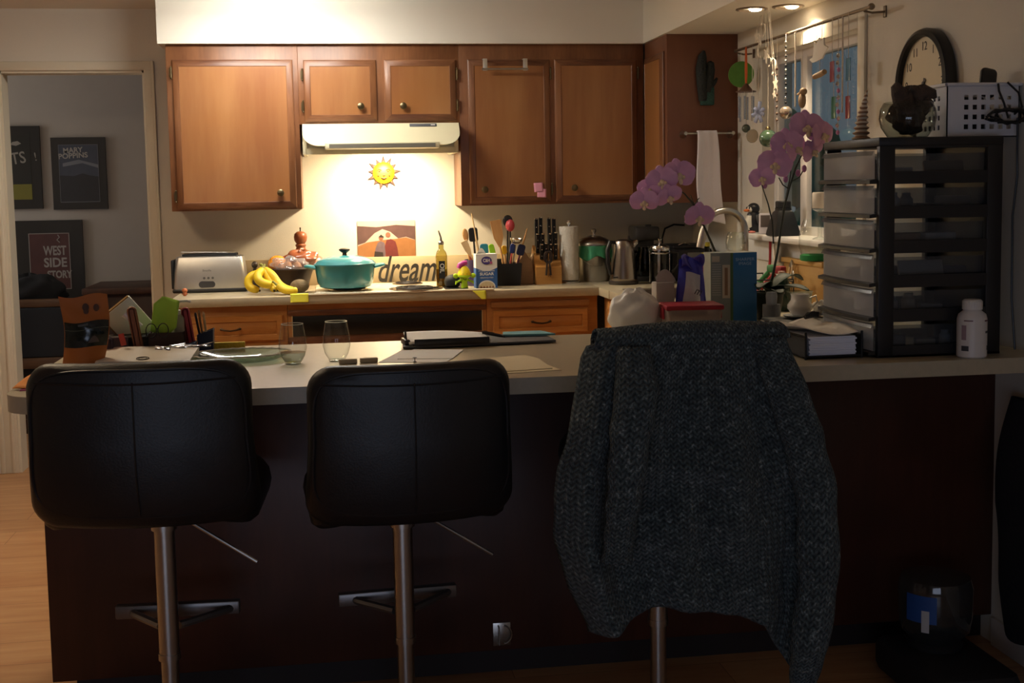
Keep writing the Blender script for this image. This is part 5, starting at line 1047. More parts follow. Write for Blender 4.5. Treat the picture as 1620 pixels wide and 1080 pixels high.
t = thing('wine_bottle', 'dark green bottle standing between orchid leaves and cutting board', 'bottle', (1.80, -1.95, ZC))
b = MB(); b.lathe([(.03, 0), (.033, .004), (.033, .10), (.022, .125), (.012, .135)], 24); part('body', b, mat('dark green glass', '0f2c1e', .12), t); b = MB(); b.lathe([(.0135, .132), (.0135, .15), (.001, .152)], 16); part('cap', b, mat('pink cap', 'b89484', .4), t)
t = thing('plastic_tub', 'clear crumpled plastic tub lying before the green bottle', 'tub', (1.72, -2.33, ZC+.03))
b = MB(); b.loft([[(w_*sx+.004*math.sin(z*90+sx*3), d_*sy, z) for sx, sy in ((-1, -1), (-.2, -1.1), (1, -1), (1.1, .2), (1, 1), (-1, 1))] for w_, d_, z in ((.025, .02, 0), (.032, .028, .04), (.036, .03, .075), (.04, .034, .08))], True, True, False); part('body', b, glass('cloudy tub', 'cfd6ca', .3, 1, .1, .25), t); 
b = MB(); b.loft([[(1.605+.03*math.cos(2*math.pi*k/20), -2.37+.03*math.sin(2*math.pi*k/20), z) for k in range(20)] for z in (ZC, ZC+.07)], True, True, True); b.lathe([(.018, .07), (.02, .10), (.017, .112), (.001, .114)], 18, (1.605, -2.37, ZC)); solo('water_bottle', 'short clear bottle with pale cap beside the blue box', 'bottle', b, glass('bottle plastic', 'b8bcc4', .3, .9, .1, .45))
t = thing('oven_mitt', 'red and white quilted cloth hanging under the window sill', 'cloth', (1.965, -1.38, ZC))
b = MB(); b.sheet(lambda u, v: (.0+.06*(u-.5)*(1+.3*v)+.02*v, -.10+.20*u+.012*math.sin(v*7), .05+.20*v-.12*(u-.4)**2*4*v), 14, 16); part('cloth', b, mat('white cloth', 'ddd2c6', .9), t, None, .006)
b = MB(); b.tube([(-.012, -.02, .10), (.0, .0, .16), (.012, .03, .235)], .006, 8); b.tube([(-.02, -.06, .06), (.0, -.01, .10), (.0, .04, .085)], .012, 8); part('red_trim', b, mat('red cloth', 'a0242c', .8), t, 'red trim')
t = thing('dish_rack', 'dark dish rack with red and green handled utensils beside the sink', 'dish rack', (1.79, -1.67, ZC))
b = MB()
for y in [-.16+.04*i for i in range(9)]: b.tube([(-.12, y, .02), (-.12, y, .10), (-.10, y, .105), (-.08, y, .02), (.09, y, .02), (.1, y, .10)], .002, 6)
for z, x in ((.10, -.12), (.02, -.12), (.02, .09), (.10, .1)): b.tube([(x, -.17, z), (x, .17, z)], .003, 6)
for y in (-.17, .17): b.tube([(-.12, y, .0), (-.12, y, .11), (.1, y, .11), (.1, y, 0)], .0035, 6)
part('frame', b, BLKM, t)
for i, (nm, y, c1, lb) in enumerate((('spatula', -.10, 'a0282c', 'red handled spatula leaning in the dish rack beside the cutting board'), ('brush', -.03, '2f7a40', 'green handled brush lying in the dish rack'))):
    b = MB(); b.tube([(1.80-.06, -1.67+y, ZC+.03), (1.80+.03, -1.67+y-.03, ZC+.13)], [.007, .010], 8); b.box((1.80+.045, -1.67+y-.04, ZC+.145), (.03, .05, .03), .3, .006); solo(nm, lb, nm, b, mat('handle '+nm, c1, .5))
b = MB(); b.lathe([(.032, .085), (.038, .07), (.043, .04), (.04, .015), (.03, .002), (.018, .0), (.016, .002), (.027, .006), (.037, .018), (.04, .04), (.035, .07), (.030, .085)], 32, cap0=False, cap1=False); solo('stemless_glass', 'upturned stemless glass drying beside the faucet, above the blue box', 'glass', b, GL, (1.80, -1.42, 1.095), 0)
b = MB(); b.box((0, 0, .097), (.13, .12, .194), 0, .012); solo('knife_drying_block', 'brown rounded utensil block by the sink, under the upturned glass', 'block', b, wood('brown block', '8a6238', 'a87c48', 6, 'z', .5), (1.80, -1.42, ZC))
t = thing('glass_jug', 'clear glass jug with green lid on its side by the cutting board', 'jug', (1.985, -1.80, ZC+.175))
b = MB(); b.lathe([(.03, 0), (.045, .02), (.055, .06), (.055, .10), (.045, .14), (.035, .165)], 30, cap1=False); part('body', b, GL, t); b = MB(); b.lathe([(.046, .002), (.05, .006), (.05, .024), (.04, .028)], 28); part('lid', b, mat('green lid', '1f8a46', .45), t, 'green lid')
t = thing('pillar_candle', 'short white pillar candle on a clear glass holder by the window', 'candle', (2.0, -1.83, WZ0))
b = MB(); b.lathe([(.028, 0), (.028, .004), (.008, .012), (.006, .09), (.01, .108), (.03, .118), (.03, .121)], 24); part('holder', b, GL, t); b = MB(); b.lathe([(.029, .1215), (.03, .124), (.03, .178), (.027, .183), (.006, .181), (.001, .181)], 24); part('candle', b, mat('wax', 'e0d6c4', .5), t)
# window sill
t = thing('penguin_figurine', 'small black and white penguin figurine with orange beak on the sill', 'figurine', (2.0, -1.075, WZ0), -75); t.scale = (1.15, 1.15, 1.15)
b = MB(); b.lathe([(.022, .004), (.03, .02), (.031, .045), (.026, .07), (.022, .08)], 22); b.ball((0, 0, .094), (.025, .024, .023), 18, 10)
for s in (-1, 1): b.tube([(s*.027, 0, .068), (s*.04, -.004, .045), (s*.046, -.004, .03)], [.008, .007, .003], 8)
part('body', b, mat('penguin black', '16181e', .4), t); b = MB(); b.lathe([(.018, .012), (.0245, .025), (.025, .045), (.02, .068), (.001, .07)], 20, (0, -.009, 0)); b.ball((0, -.008, .092), (.019, .019, .016), 16, 8); part('belly', b, mat('penguin white', 'dcd8ca', .5), t, 'white belly and face')
b = MB(); b.ball((0, -.032, .088), (.012, .012, .006), 12, 7); part('beak', b, mat('beak orange', 'e07a3a', .5), t, 'orange beak'); b = MB(); b.ball((-.012, -.014, .005), (.012, .016, .005), 12, 6); b.ball((.012, -.014, .005), (.012, .016, .005), 12, 6); part('foot', b, mat('pink foot', 'e08a80', .5), t, 'pink feet')
b = MB()
for s in (-1, 1): b.ball((s*.008, -.025, .098), (.0035, .003, .0045), 8, 5)
part('eye', b, BLACK, t, 'black eyes')
t = thing('photo_timer', 'slim white framed device with dark screen beside the penguin', 'timer', (2.0, -1.225, WZ0), -20)
b = MB(); b.slab(.055, .092, .006, .010, .003, None, (0, 0, .046)); p_ = part('case', b, mat('timer white', 'd2ccd0', .4), t); p_.rotation_euler = (R(-10), 0, 0); b = MB(); b.ext(-.02, .02, -.0062, -.0052, .03, .082); p_ = part('screen', b, mat('timer screen', '5a524e', .3), t, 'dark screen'); p_.rotation_euler = (R(-10), 0, 0)
t = thing('black_vase', 'black tapered bottle with collar on the window sill', 'vase', (2.005, -1.425, WZ0))
b = MB(); b.loft([[(sx*r_, sy*r_, z) for sx, sy in ((-1, -1), (0, -1.08), (1, -1), (1.08, 0), (1, 1), (0, 1.08), (-1, 1), (-1.08, 0))] for r_, z in ((.052, 0), (.056, .004), (.053, .02), (.034, .098), (.026, .106), (.026, .118))], True, True, True); part('body', b, mat('vase black', '1a1c1e', .35), t); b = MB(); b.lathe([(.028, .116), (.032, .12), (.032, .142), (.028, .146), (.022, .146), (.02, .12)], 24); part('collar', b, BLKM, t)

# ------------------------------------------------------------------ curtain rod and window ornaments
XH = 1.965
t = thing('curtain_rod', 'thin metal curtain rod across the top of the kitchen window', 'curtain rod', (XH, -1.65, 1.975))
b = MB(); b.tube([(0, .72, .004), (0, -.69, -.002)], .0062, 10); b.ball((0, -.70, -.002), .012, 12, 8); part('rod', b, mat('rod metal', '8a7a68', .35, .8), t)
for y in (.69, -.64):
    b = MB(); b.tube([(0, y, -.008), (.03, y, -.014), (XW-XH, y, -.01)], .004, 8); b.box((XW-XH-.003, y, -.01), (.006, .02, .04), 0, .002); part('bracket', b, mat('rod bracket', '7c6c5a', .4, .8), t)
STR = mat('string', 'cfc4b4', .7); ROD = 1.975
def hang(name, label, cat, y, z, x=None, grp='ornaments hung in the kitchen window'): return thing(name, label, cat, (XH if x is None else x, y, z), 0, grp)
def string(t, z0, z1, m=STR, r=.0012, y=0): b = MB(); b.tube([(0, y, z0), (0, y*.6, z1)], r, 5); return part('string', b, m, t)
FACE = rotm(rz=-52)   # ornaments turn a little towards the room
t = hang('glass_disc', 'round green stained glass disc at the far end of the rod', 'suncatcher', -1.01, 1.868); b = MB(rotm(rx=90) @ Matrix()); b.lathe([(.056, -.003), (.058, 0), (.056, .003)], 36); q = part('disc', b, mat('green glass', '4d7a2c', .3, var=.3, vs=30), t); q.rotation_euler = (0, 0, R(-30)); string(t, .107, .056)
t = hang('wind_chime', 'small wind chime with orange ribbon and silver tubes', 'wind chime', -1.105, 1.785, 1.955)
b = MB()
for y in (-.006, .006): b.tube([(y*.5, y, .192), (y, y*1.2, .09), (y*.3, y*.4, .03)], .0032, 6)
part('ribbon', b, mat('orange ribbon', 'd0602c', .7), t, 'orange ribbon'); b = MB(); b.tube([(0, .004, .19), (.002, .012, .1), (0, .002, .02)], .0018, 6); part('ribbon', b, mat('yellow ribbon', 'd8b43c', .7), t, 'yellow ribbon')
b = MB(); b.lathe([(.006, .035), (.03, .004), (.045, 0), (.045, -.003), (.001, -.003)], 24); part('cap', b, mat('chime cap', '5a3c2c', .5), t)
for k in range(6):
    a = k*1.05; b = MB(); b.cyl((.034*math.cos(a), .034*math.sin(a), -.022), (.034*math.cos(a), .034*math.sin(a), -.115-.008*(k % 3)), .0042, n=10); b.tube([(.034*math.cos(a), .034*math.sin(a), 0), (.034*math.cos(a), .034*math.sin(a), -.022)], .0008, 4); part('tube', b, mat('chime tube', 'b8bcc4', .2, 1), t)
b = MB(); b.tube([(0, 0, 0), (0, 0, -.14)], .001, 5); b.ball((0, 0, -.162), .019, 16, 9); part('clapper', b, mat('green pewter', '5c6256', .3, .6), t)
t = hang('glass_pendant', 'flat clear glass pendant right of the wind chime', 'suncatcher', -1.20, 1.586, 1.95); b = MB(rotm(rz=-50, rx=90)); b.lathe([(.026, -.004), (.03, 0), (.026, .004)], 26); part('disc', b, glass('pendant glass', 'd6ccbc', .35, 1, .08, .25), t); string(t, .385, .03)
t = hang('star_ornament', 'blue-silver cut-out ornament between wind chime and green ball', 'ornament', -1.278, 1.682, 1.95); b = MB(rotm(rz=-50))
for a, l in ((80, .048), (130, .03), (200, .035), (250, .045), (290, .044), (340, .03), (30, .034)): b.box((l*.5*math.cos(R(a)), 0, l*.5*math.sin(R(a))), (l, .004, .016), ry=-R(a), bev=.001)
part('body', b, mat('blue silver', '8a8fa6', .4, .5, var=.3, vs=80), t); string(t, .29, .04)
t = hang('glass_ball', 'mottled green glass ball hanging left of the orchid blooms', 'glass ball', -1.394, 1.568, 1.95); b = MB(); b.ball((0, 0, 0), .037, 26, 14); part('ball', b, mat('green ball', '4e6650', .12, var=.4, vs=60, coat=.6), t); b = MB(); b.lathe([(.012, .034), (.010, .044), (.005, .05), (.001, .05)], 14); part('cap', b, BRASS, t); string(t, .405, .05)
t = hang('moon_star_mobile', 'cascading white shell moon and star mobile hanging from the soffit', 'mobile', -1.40, 2.078, 1.93)
SHELL = mat('capiz shell', 'e4d8c4', .4, var=.06)
def moon(b, y, z, r, a):
    o_ = [(y+r*math.cos(R(k)+a), z+r*math.sin(R(k)+a)) for k in range(-110, 111, 20)]; n_ = len(o_)
    i_ = [(y+.42*r*math.cos(a)+.80*r*math.cos(R(-125+250*k/(n_-1))+a), z+.42*r*math.sin(a)+.80*r*math.sin(R(-125+250*k/(n_-1))+a)) for k in range(n_)]
    b.loft([[(-.0015, *p), (.0015, *p), (.0015, *q), (-.0015, *q)] for p, q in zip(o_, i_)], True, True, True)
def star(b, y, z, r, a): b.prism([(y+(r if k % 2 == 0 else r*.45)*math.cos(a+k*math.pi/5), z+(r if k % 2 == 0 else r*.45)*math.sin(a+k*math.pi/5)) for k in range(10)], -.001, .001, 'x')
for i, (kind, y, z, r) in enumerate((('moon', .02, -.062, .03), ('star', .09, -.08, .032), ('star', .055, -.095, .028), ('moon', .043, -.143, .032), ('star', -.025, -.17, .036), ('moon', -.099, -.222, .034), ('star', -.135, -.295, .034), ('star', -.12, -.335, .022), ('moon', -.06, -.20, .02))):
    b = MB(); (moon if kind == 'moon' else star)(b, y, z, r, .6+i if kind == 'star' else (3.0 if i != 3 else .1)); p_ = part(kind, b, SHELL, t); b = MB(); b.tube([(0, y*.5, 0), (0, y, z+r*.9)], .0008, 4); part('string', b, STR, p_)
t = hang('crystal_ball', 'faceted crystal ball on a beaded string before the mullion', 'crystal', -1.584, 1.663, 1.955); b = MB(); b.ball((0, 0, 0), .027, 9, 6); part('crystal', b, mat('crystal', 'c8b8a8', .08, .75, var=.5, vs=60), t)
for k in range(14): b = MB(); b.ball((0, .0, .04+.0185*k), .0058, 8, 5); part('bead', b, [mat('clear bead', 'd8d4d0', .1, .4), mat('dark bead', '3a3634', .3)][k % 2] if False else (CHROME if k % 2 else BLKM), t)
string(t, .312, .03)
t = hang('bead_strand', 'dark bead strand at the left end of the window glass', 'bead strand', -1.47, 1.74, 1.96)
for k in range(9): b = MB(); b.ball((0, 0, -.10+.026*k), .006, 8, 5); part('bead', b, mat('brown bead', '6a5448', .4) if k == 0 else bpy.data.materials['brown bead'], t)
string(t, .235, -.10)
t = hang('bird_feeder_ornament', 'little wooden bird ornament on a long string above the orchid', 'ornament', -1.745, 1.70, 1.96); b = MB(); b.ball((0, 0, 0), (.014, .022, .03), 14, 8); b.ball((0, -.012, .034), .015, 12, 7); b.tube([(0, .02, .03), (0, .05, .026)], [.006, .003], 6); part('body', b, mat('carved bird', '8c7050', .6, var=.3, vs=40), t); string(t, .272, .04)
t = hang('dove_cutout', 'white wooden dove cutout on two strings in the middle of the window', 'ornament', -1.925, 1.875, 1.955); b = MB()
b.prism([(.09, -.028), (.06, -.022), (.045, .0), (.05, .04), (.022, .022), (.0, .045), (-.022, .03), (-.045, .04), (-.05, .012), (-.085, .0), (-.05, -.02), (-.03, -.035), (.03, -.04), (.06, -.042)], -.003, .003, 'x'); part('body', b, mat('dove white', 'e0dacc', .6), t)
for y in (.03, -.03): string(t, .10, .02, y=y)
t = hang('driftwood_perch', 'short brown stick hanging below the white dove', 'ornament', -1.93, 1.783, 1.955); b = MB(); b.tube([(0, .05, -.004), (0, 0, 0), (0, -.045, .006)], [.010, .011, .010], 10); part('stick', b, mat('perch wood', '9c7c56', .7, var=.2), t); string(t, .095, .008)
for i, (y, z, h, c, l) in enumerate(((-2.045, 1.783, .075, '8c4a58', 'red'), (-2.06, 1.652, .08, '3f7a66', 'green'), (-2.187, 1.778, .08, '4f84a0', 'blue'), (-2.185, 1.645, .08, '8a4048', 'dark red'))):
    t = hang('glass_suncatcher', f'{l} glass panel in the right end of the window', 'suncatcher', y, z, 1.955); b = MB(); b.ext(-.0015, .0015, -.019, .019, -h/2, h/2, .001); part('panel', b, mat('glass panel '+l, c, .2, var=.15), t); string(t, ROD-z if i in (0, 2) else .09, h/2)
t = hang('crystal_strand', 'sparkling strand of small clear crystals right of the dove', 'crystal strand', -2.10, 1.70, 1.955)
for k in range(12): b = MB(); b.ball((0, .006*math.sin(k*2), -.14+.025*k), (.007, .007, .009), 7, 5); part('crystal', b, CHROME if k % 3 else PET2, t)
string(t, .27, -.14)
for i, y in enumerate((-1.672, -2.125)):
    t = hang('ribbon_strand', ['pale ribbon strand right of the mullion', 'pale stick strand between the glass panels'][i], 'ribbon', y, 1.82, 1.96); b = MB(); b.tube([(0, 0, .15), (.002, .003, 0), (0, 0, -.14-.05*i)], .003, 6); part('ribbon', b, STR, t)

# ------------------------------------------------------------------ bar top, left part
t = thing('coffee_bag', 'orange-brown paper coffee bag with clear window at the bar end', 'bag', (-.575, -2.835, ZC), 6)
def cb(s): return lambda u, v: ((u-.5)*(.108+.022*v)+.012*math.sin(v*3.2)*1+.012*v, s*(.030*math.sin(math.pi*u)**.7*(1-v**1.6))+.003*math.sin(v*14+u*5), .0+.205*v-.006*math.sin(u*6)*v)
KR = mat('kraft orange', 'ac6628', .6, var=.1, vs=10)
b = MB(); b.sheet(cb(-1), 16, 26); b.sheet(cb(1), 16, 26); part('pouch', b, KR, t)
off = lambda p, d: (p[0], p[1]-d, p[2])
b = MB(); b.sheet(lambda u, v: off(cb(-1)(.015+.97*u, .31+.34*v), .0012), 14, 10); part('window', b, mat('bag window', '1c2422', .15, var=.4, vs=30), t, 'dark glossy window band')
b = MB(); b.sheet(lambda u, v: off(cb(-1)(.02+.96*u, .545+.006*v+.02*(u-.5)), .002), 14, 2); b.mi = 1; b.sheet(lambda u, v: off(cb(-1)(.32+.22*u, .60+.03*v), .002), 5, 2); b.mi = 2; b.sheet(lambda u, v: off(cb(-1)(.55+.25*u, .36+.09*v*math.sin(u*3)), .002), 8, 4); part('band', b, [mat('band line', '5c6a5c', .5), mat('band print', '4a4e50', .5), mat('beans', '544a48', .5)], t)
b = MB()
for (u0, v0, r_) in ((.52, .84, .009), (.52, .79, .007), (.74, .81, .008)): b.lathe([(.001, 0), (r_, .0), (r_, .0006), (.001, .0006)], 16) if False else b.prism([(cb(-1)(u0, v0)[0]+r_*math.cos(k*.52), cb(-1)(u0, v0)[2]+r_*1.3*math.sin(k*.52)) for k in range(12)], cb(-1)(u0, v0)[1]-.0016, cb(-1)(u0, v0)[1]-.0028)
part('emblem', b, mat('bag emblem', '4a2c18', .6), t, 'dark printed emblem')
# envelopes, notes
def flat(name, label, cat, pts, z, m, th=.001, grp=None): b = MB(); b.prism(pts, z, z+th, 'z'); return solo(name, label, cat, b, m, (0, 0, ZC), 0, grp)
b = MB(); b.sheet(lambda u, v: (-.675+.055*u+.03*v*(1-u), -3.19+.23*v, .004+.016*math.sin(v*2.6)*(1-u)+.002), 8, 10); solo('note_pad_sheet', 'orange paper note at the rounded bar corner', 'note', b, ORG, (0, 0, ZC), solid=.0012)
flat('pink_note', 'pink note pad under the orange note at the bar corner', 'note', [(-.655, -3.2), (-.60, -3.2), (-.60, -3.05), (-.655, -3.05)], 0, mat('magenta pad', 'b4507c', .8), .003)
t = thing('mailing_box', 'flat white mailing packet with round postmark behind the left stool', 'packet', (-.40, -2.80, ZC), -3)
b = MB(); b.loft([[(-.128, -.07, 0), (.125, -.075, 0), (.13, .07, 0), (-.125, .075, 0)], [(-.13, -.073, .022), (.127, -.078, .018), (.132, .07, .04), (-.127, .076, .046)]], True, True, True); part('packet', b, mat('packet white', 'd6d2cc', .7, var=.03), t)
b = MB(rotm((-.005, -.05, .0255), 10)); b.tube([(.017*math.cos(k*.3), .013*math.sin(k*.3), 0) for k in range(22)], .0012, 5, False); b.tube([(.012*math.cos(k*.3), .009*math.sin(k*.3), 0) for k in range(22)], .0006, 4, False); part('postmark', b, mat('postmark ink', '30302e', .6), t, 'round printed postmark')
b = MB(); b.text('U', .010, (-.005, -.05, .0262), (10, 0, 0), .0003); part('lettering', b, mat('postmark letters', '5a5a58', .6), t)
flat('letter', 'white letter poking out from under the white packet', 'letter', [(-.53, -2.88), (-.30, -2.90), (-.29, -2.87), (-.52, -2.84)], 0, PAPER, .002)
b = MB(); rnd = random.Random(3)
for k in range(7):
    x = -.37+.02*k; y = -2.87+rnd.uniform(-.01, .02); a = rnd.uniform(-.5, .5); l, w_ = rnd.uniform(.03, .06), rnd.uniform(.008, .016); h = .045+rnd.uniform(0, .012); c_, s_ = math.cos(a), math.sin(a)
    P = [(x, y, h), (x+l*c_, y+l*s_, h+rnd.uniform(-.006, .012)), (x+l*c_-w_*s_, y+l*s_+w_*c_, h+rnd.uniform(0, .012)), (x-w_*s_, y+w_*c_, h+rnd.uniform(.0, .01))]
    b.f([b.v(q) for q in P[:3]]); b.f([b.v(q) for q in (P[0], P[2], P[3])])
    if k: b.f([b.v(q) for q in (last, P[0], P[3])])
    last = P[1]
solo('foil_wrapper', 'crinkled silver wrapper on the right of the white packet', 'wrapper', b, mat('silver foil', 'c4c4cc', .25, .8, var=.4, vs=60), (0, 0, ZC), solid=.001)
# oval glass platter
t = thing('glass_platter', 'oval clear glass platter with shiny rim behind the left stool', 'platter', (-.145, -2.78, ZC))
b = MB(); b.lathe([(.10, 0), (.105, .002), (.13, .012), (.142, .02), (.145, .0225), (.14, .0215), (.10, .0045), (.001, .0035)], 48, (0, 0, 0), 1, .72); part('dish', b, glass('platter glass', 'd4e2d6', .35, 1, .05, .06), t)
b = MB(); b.tube([(.1435*math.cos(2*math.pi*k/60), .1033*math.sin(2*math.pi*k/60), .022+.001*math.sin(k*3)) for k in range(61)], .0028, 6, False); part('rim', b, mat('glass rim', 'e8ece8', .12, .3), t)
b = MB(); b.ext(-.055, .055, -.01, .01, 0, .03); solo('sponge', 'yellow sponge behind the glass platter', 'sponge', b, mat('sponge yellow', 'c0a83c', .9, bump=.5), (-.2, -2.58, ZC))
# stemless glasses with water
def tumbler(label, loc):
    t = thing('stemless_glass', label, 'wine glass', loc, 0, 'stemless glasses on the bar')
    b = MB(); b.lathe([(.001, .003), (.018, .003), (.024, .006), (.033, .022), (.0395, .045), (.0385, .07), (.033, .1), (.0305, .113)], 36, cap0=False, cap1=False); b.lathe([(.022, 0), (.024, .003), (.022, .0045)], 24); part('bowl', b, GL, t)
    b = MB(); b.tube([(.0305*math.cos(2*math.pi*k/40), .0305*math.sin(2*math.pi*k/40), .113) for k in range(41)], .0011, 6, False); part('rim', b, mat('glass edge', 'dfe4e0', .1, .3) if 'glass edge' not in bpy.data.materials else bpy.data.materials['glass edge'], t)
    return t
g1 = tumbler('left stemless wine glass with a little water, behind the gap between stools', (.008, -2.895, ZC)); tumbler('right stemless wine glass, nearly empty, beside the two grey erasers', (.130, -2.868, ZC))
b = MB(); b.lathe([(.001, .0035), (.018, .0038), (.0235, .007), (.0325, .022), (.0355, .033), (.001, .033)], 30); part('water', b, glass('water', 'dde4e0', .25, 1, .01, .08), g1, 'shallow water')
ER = mat('grey eraser', 'c4b89e', .7)
for i, (x, y, a) in enumerate(((.160, -2.935, 3), (.218, -2.925, 5))): b = MB(); b.box((0, 0, .007), (.05, .016, .013), 0, .002); solo('eraser', ['left grey eraser block beside the right wine glass', 'right grey eraser block touching the white sheets'][i], 'eraser', b, ER, (x, y, ZC), a, 'grey eraser blocks')
# papers and clipboard
for i, (p, z, lb) in enumerate((([(.245, -2.935), (.43, -2.985), (.50, -2.765), (.325, -2.69)], 0, 'white sheet lying lowest, in front of the clipboard'), ([(.30, -2.89), (.455, -2.92), (.505, -2.74), (.36, -2.69)], .0015, 'second white sheet, half under the clipboard'))): flat('paper_sheet', lb, 'paper', p, z, PAPER, .0012, 'white sheets by the clipboard')
t = thing('clipboard', 'dark grey clipboard holding white sheets on the bar', 'clipboard', (.56, -2.56, ZC+.004), 2)
b = MB(); b.loft([[(-.235, -.115, 0), (.24, -.10, .0), (.235, .115, 0), (-.22, .09, .0)], [(-.235, -.115, .006), (.24, -.10, .006), (.235, .115, .006), (-.22, .09, .006)]], True, True, True); part('board', b, mat('board grey', '45464a', .55), t)
b = MB(); b.ext(-.20, .03, -.112, -.108, .006, .026, .001); b.box((-.222, -.055, .014), (.016, .07, .018), .1, .003); b.tube([(-.222+.0, -.085, .02), (-.222, -.06, .045), (-.222, -.035, .02)], .003, 8); part('clip', b, mat('clip metal', '3a3a3e', .3, .8), t, 'dark metal clip')
b = MB(); b.sheet(lambda u, v: (-.215+.25*u, -.10+.18*v, .012+.012*(1-v)*0+.010*math.sin(u*2.8)*.6+.012*v*(1-u)), 12, 8); part('sheets', b, PAPER, t, 'white sheets', .008)
b = MB(); b.tube([(.02, -.05, .03), (.07, -.075, .022), (.085, -.085, .018)], [.005, .005, .002], 8); b.tube([(.025, -.052, .034), (.055, -.066, .029)], .0018, 6); solo('pen', 'black pen lying on the clipboard sheets', 'pen', b, BLACK, (.56, -2.56, ZC+.006))
flat('teal_folder', 'teal folder peeking out behind the clipboard', 'folder', [(.655, -2.53), (.82, -2.55), (.79, -2.455), (.665, -2.455)], .012, mat('teal folder', '6aa4a8', .7), .006)
for i, (p, z, lb) in enumerate((([(.46, -3.0), (.66, -2.925), (.715, -3.21), (.555, -3.235), (.47, -3.21)], 0, 'lower cream sheet behind the middle stool'), ([(.45, -2.985), (.665, -2.91), (.69, -2.99), (.695, -3.185), (.54, -3.215)], .0018, 'upper cream sheet with torn corner, behind the middle stool'))): flat('cream_paper', lb, 'paper', p, z, CREAMP, .0015, 'cream sheets on the bar')
b = MB(); b.tube([(0, 0, 0), (.0, .002, .011)], .0012, 6); b.lathe([(.001, .0105), (.006, .011), (.006, .0122), (.001, .0125)], 12); b.lathe([(.001, 0), (.005, .0), (.005, .001), (.001, .001)], 12); solo('push_pin', 'tiny dark push pin standing on the white sheet', 'pin', b, BLKM, (.345, -2.96, ZC+.002))
# organiser clutter at the back left of the bar
DB = mat('brown box', '3c2620', .5, var=.1)
t = thing('desk_organiser', 'dark brown wooden desk organiser behind the white packet', 'organiser', (-.365, -2.63, ZC), 2)
b = MB(); b.ext(-.052, .052, -.04, .04, 0, .006)
for x in (-.052, .0, .048): b.ext(x, x+.004, -.04, .04, 0, .075)
b.ext(-.052, .052, -.04, -.036, 0, .075); b.ext(-.052, .052, .036, .04, 0, .085); part('body', b, DB, t)
b = MB(); b.box((0, 0, .035), (.14, .07, .07), .1, .015); solo('black_pouch', 'black zip pouch left of the brown organiser', 'pouch', b, BLKM, (-.475, -2.64, ZC))
t = thing('white_book', 'white hardcover book with gilded edge propped up at an angle', 'book', (-.435, -2.60, ZC+.05)); t.rotation_euler = (R(8), R(-38), R(10))
b = MB(); b.ext(-.05, .05, -.003, .022, .0, .13, .002); part('cover', b, mat('book white', 'd8e4dc', .5), t); b = MB(); b.ext(-.053, -.048, -.001, .02, .003, .127); b.ext(-.047, .047, .0, .019, .128, .133); part('page_edge', b, mat('gilt', '8c6a30', .35, .5, var=.3, vs=60), t, 'gilded page edges')
b = MB(); b.tube([(0, 0, 0), (.02, 0, .05)], [.012, .011], 12); b.tube([(.02, 0, .05), (.022, 0, .055)], [.013, .013], 12); o = solo('white_tube', 'small white capped tube leaning before the white book', 'tube', b, mat('tube white', 'c8ccd0', .3, .2), (-.46, -2.70, ZC+.1), 0); o.rotation_euler = (R(0), R(-65), 0); o.location = (-.435, -2.69, ZC+.095)
b = MB(); b.slab(.028, .14, .013, .014, .005, None, (0, 0, .07)); o = solo('wooden_hairbrush', 'brown rounded brush handle standing before the white book', 'brush', b, mat('brush wood', '7a4a2c', .5), (-.437, -2.70, ZC+.02)); o.rotation_euler = (0, R(-8), 0)
b = MB(); b.sheet(lambda u, v: (-.41+.075*u+.012*v, -2.66+.01*math.sin(u*4), .10+.075*v*(1-.55*abs(u-.35))+.02*u-.05*(1-v)*(1-abs(u-.6))), 10, 10); solo('green_paper', 'lime green folded paper standing in the organiser', 'paper', b, mat('lime paper', 'a8d850', .8), (0, 0, ZC), solid=.001)
t = thing('lotion_bottle', 'pale grey lotion pump bottle in the organiser', 'bottle', (-.335, -2.63, ZC+.007))
b = MB(); b.lathe([(.018, 0), (.02, .004), (.02, .105), (.014, .115), (.009, .118)], 22); part('body', b, mat('lotion grey', '9a948a', .4), t); b = MB(); b.lathe([(.011, .117), (.011, .13), (.005, .132), (.005, .152), (.012, .153), (.012, .158), (.001, .159)], 18); b.tube([(-.004, 0, .156), (.03, 0, .157), (.04, 0, .153)], .004, 8); part('pump', b, mat('pump white', 'd8d4cc', .4), t)
b = MB(); b.slab(.026, .14, .012, .012, .005, None, (0, 0, .07)); o = solo('red_case', 'rose red slim case leaning beside the lotion bottle', 'case', b, mat('rose red', 'a83848', .5), (-.295, -2.625, ZC+.006)); o.rotation_euler = (0, R(-8), 0)
for i, (x, y, h, lb) in enumerate(((-.298, -2.72, .045, 'low navy mesh pen cup with slanted rim'), (-.258, -2.60, .068, 'taller navy mesh pen cup with scissors'))):
    t = thing('pen_cup', lb, 'pen cup', (x, y, ZC)); b = MB(); b.loft([[(sx*r_, sy*r_, z+(sx*.008 if z > .01 else 0)) for sx, sy in ((-1, -1), (1, -1), (1, 1), (-1, 1))] for r_, z in ((.022, 0), (.024, h), (.0225, h), (.02, .004))], True, True, True); part('cup', b, mat('navy mesh', '2a3656', .45, .3) if i == 0 else bpy.data.materials['navy mesh'], t)
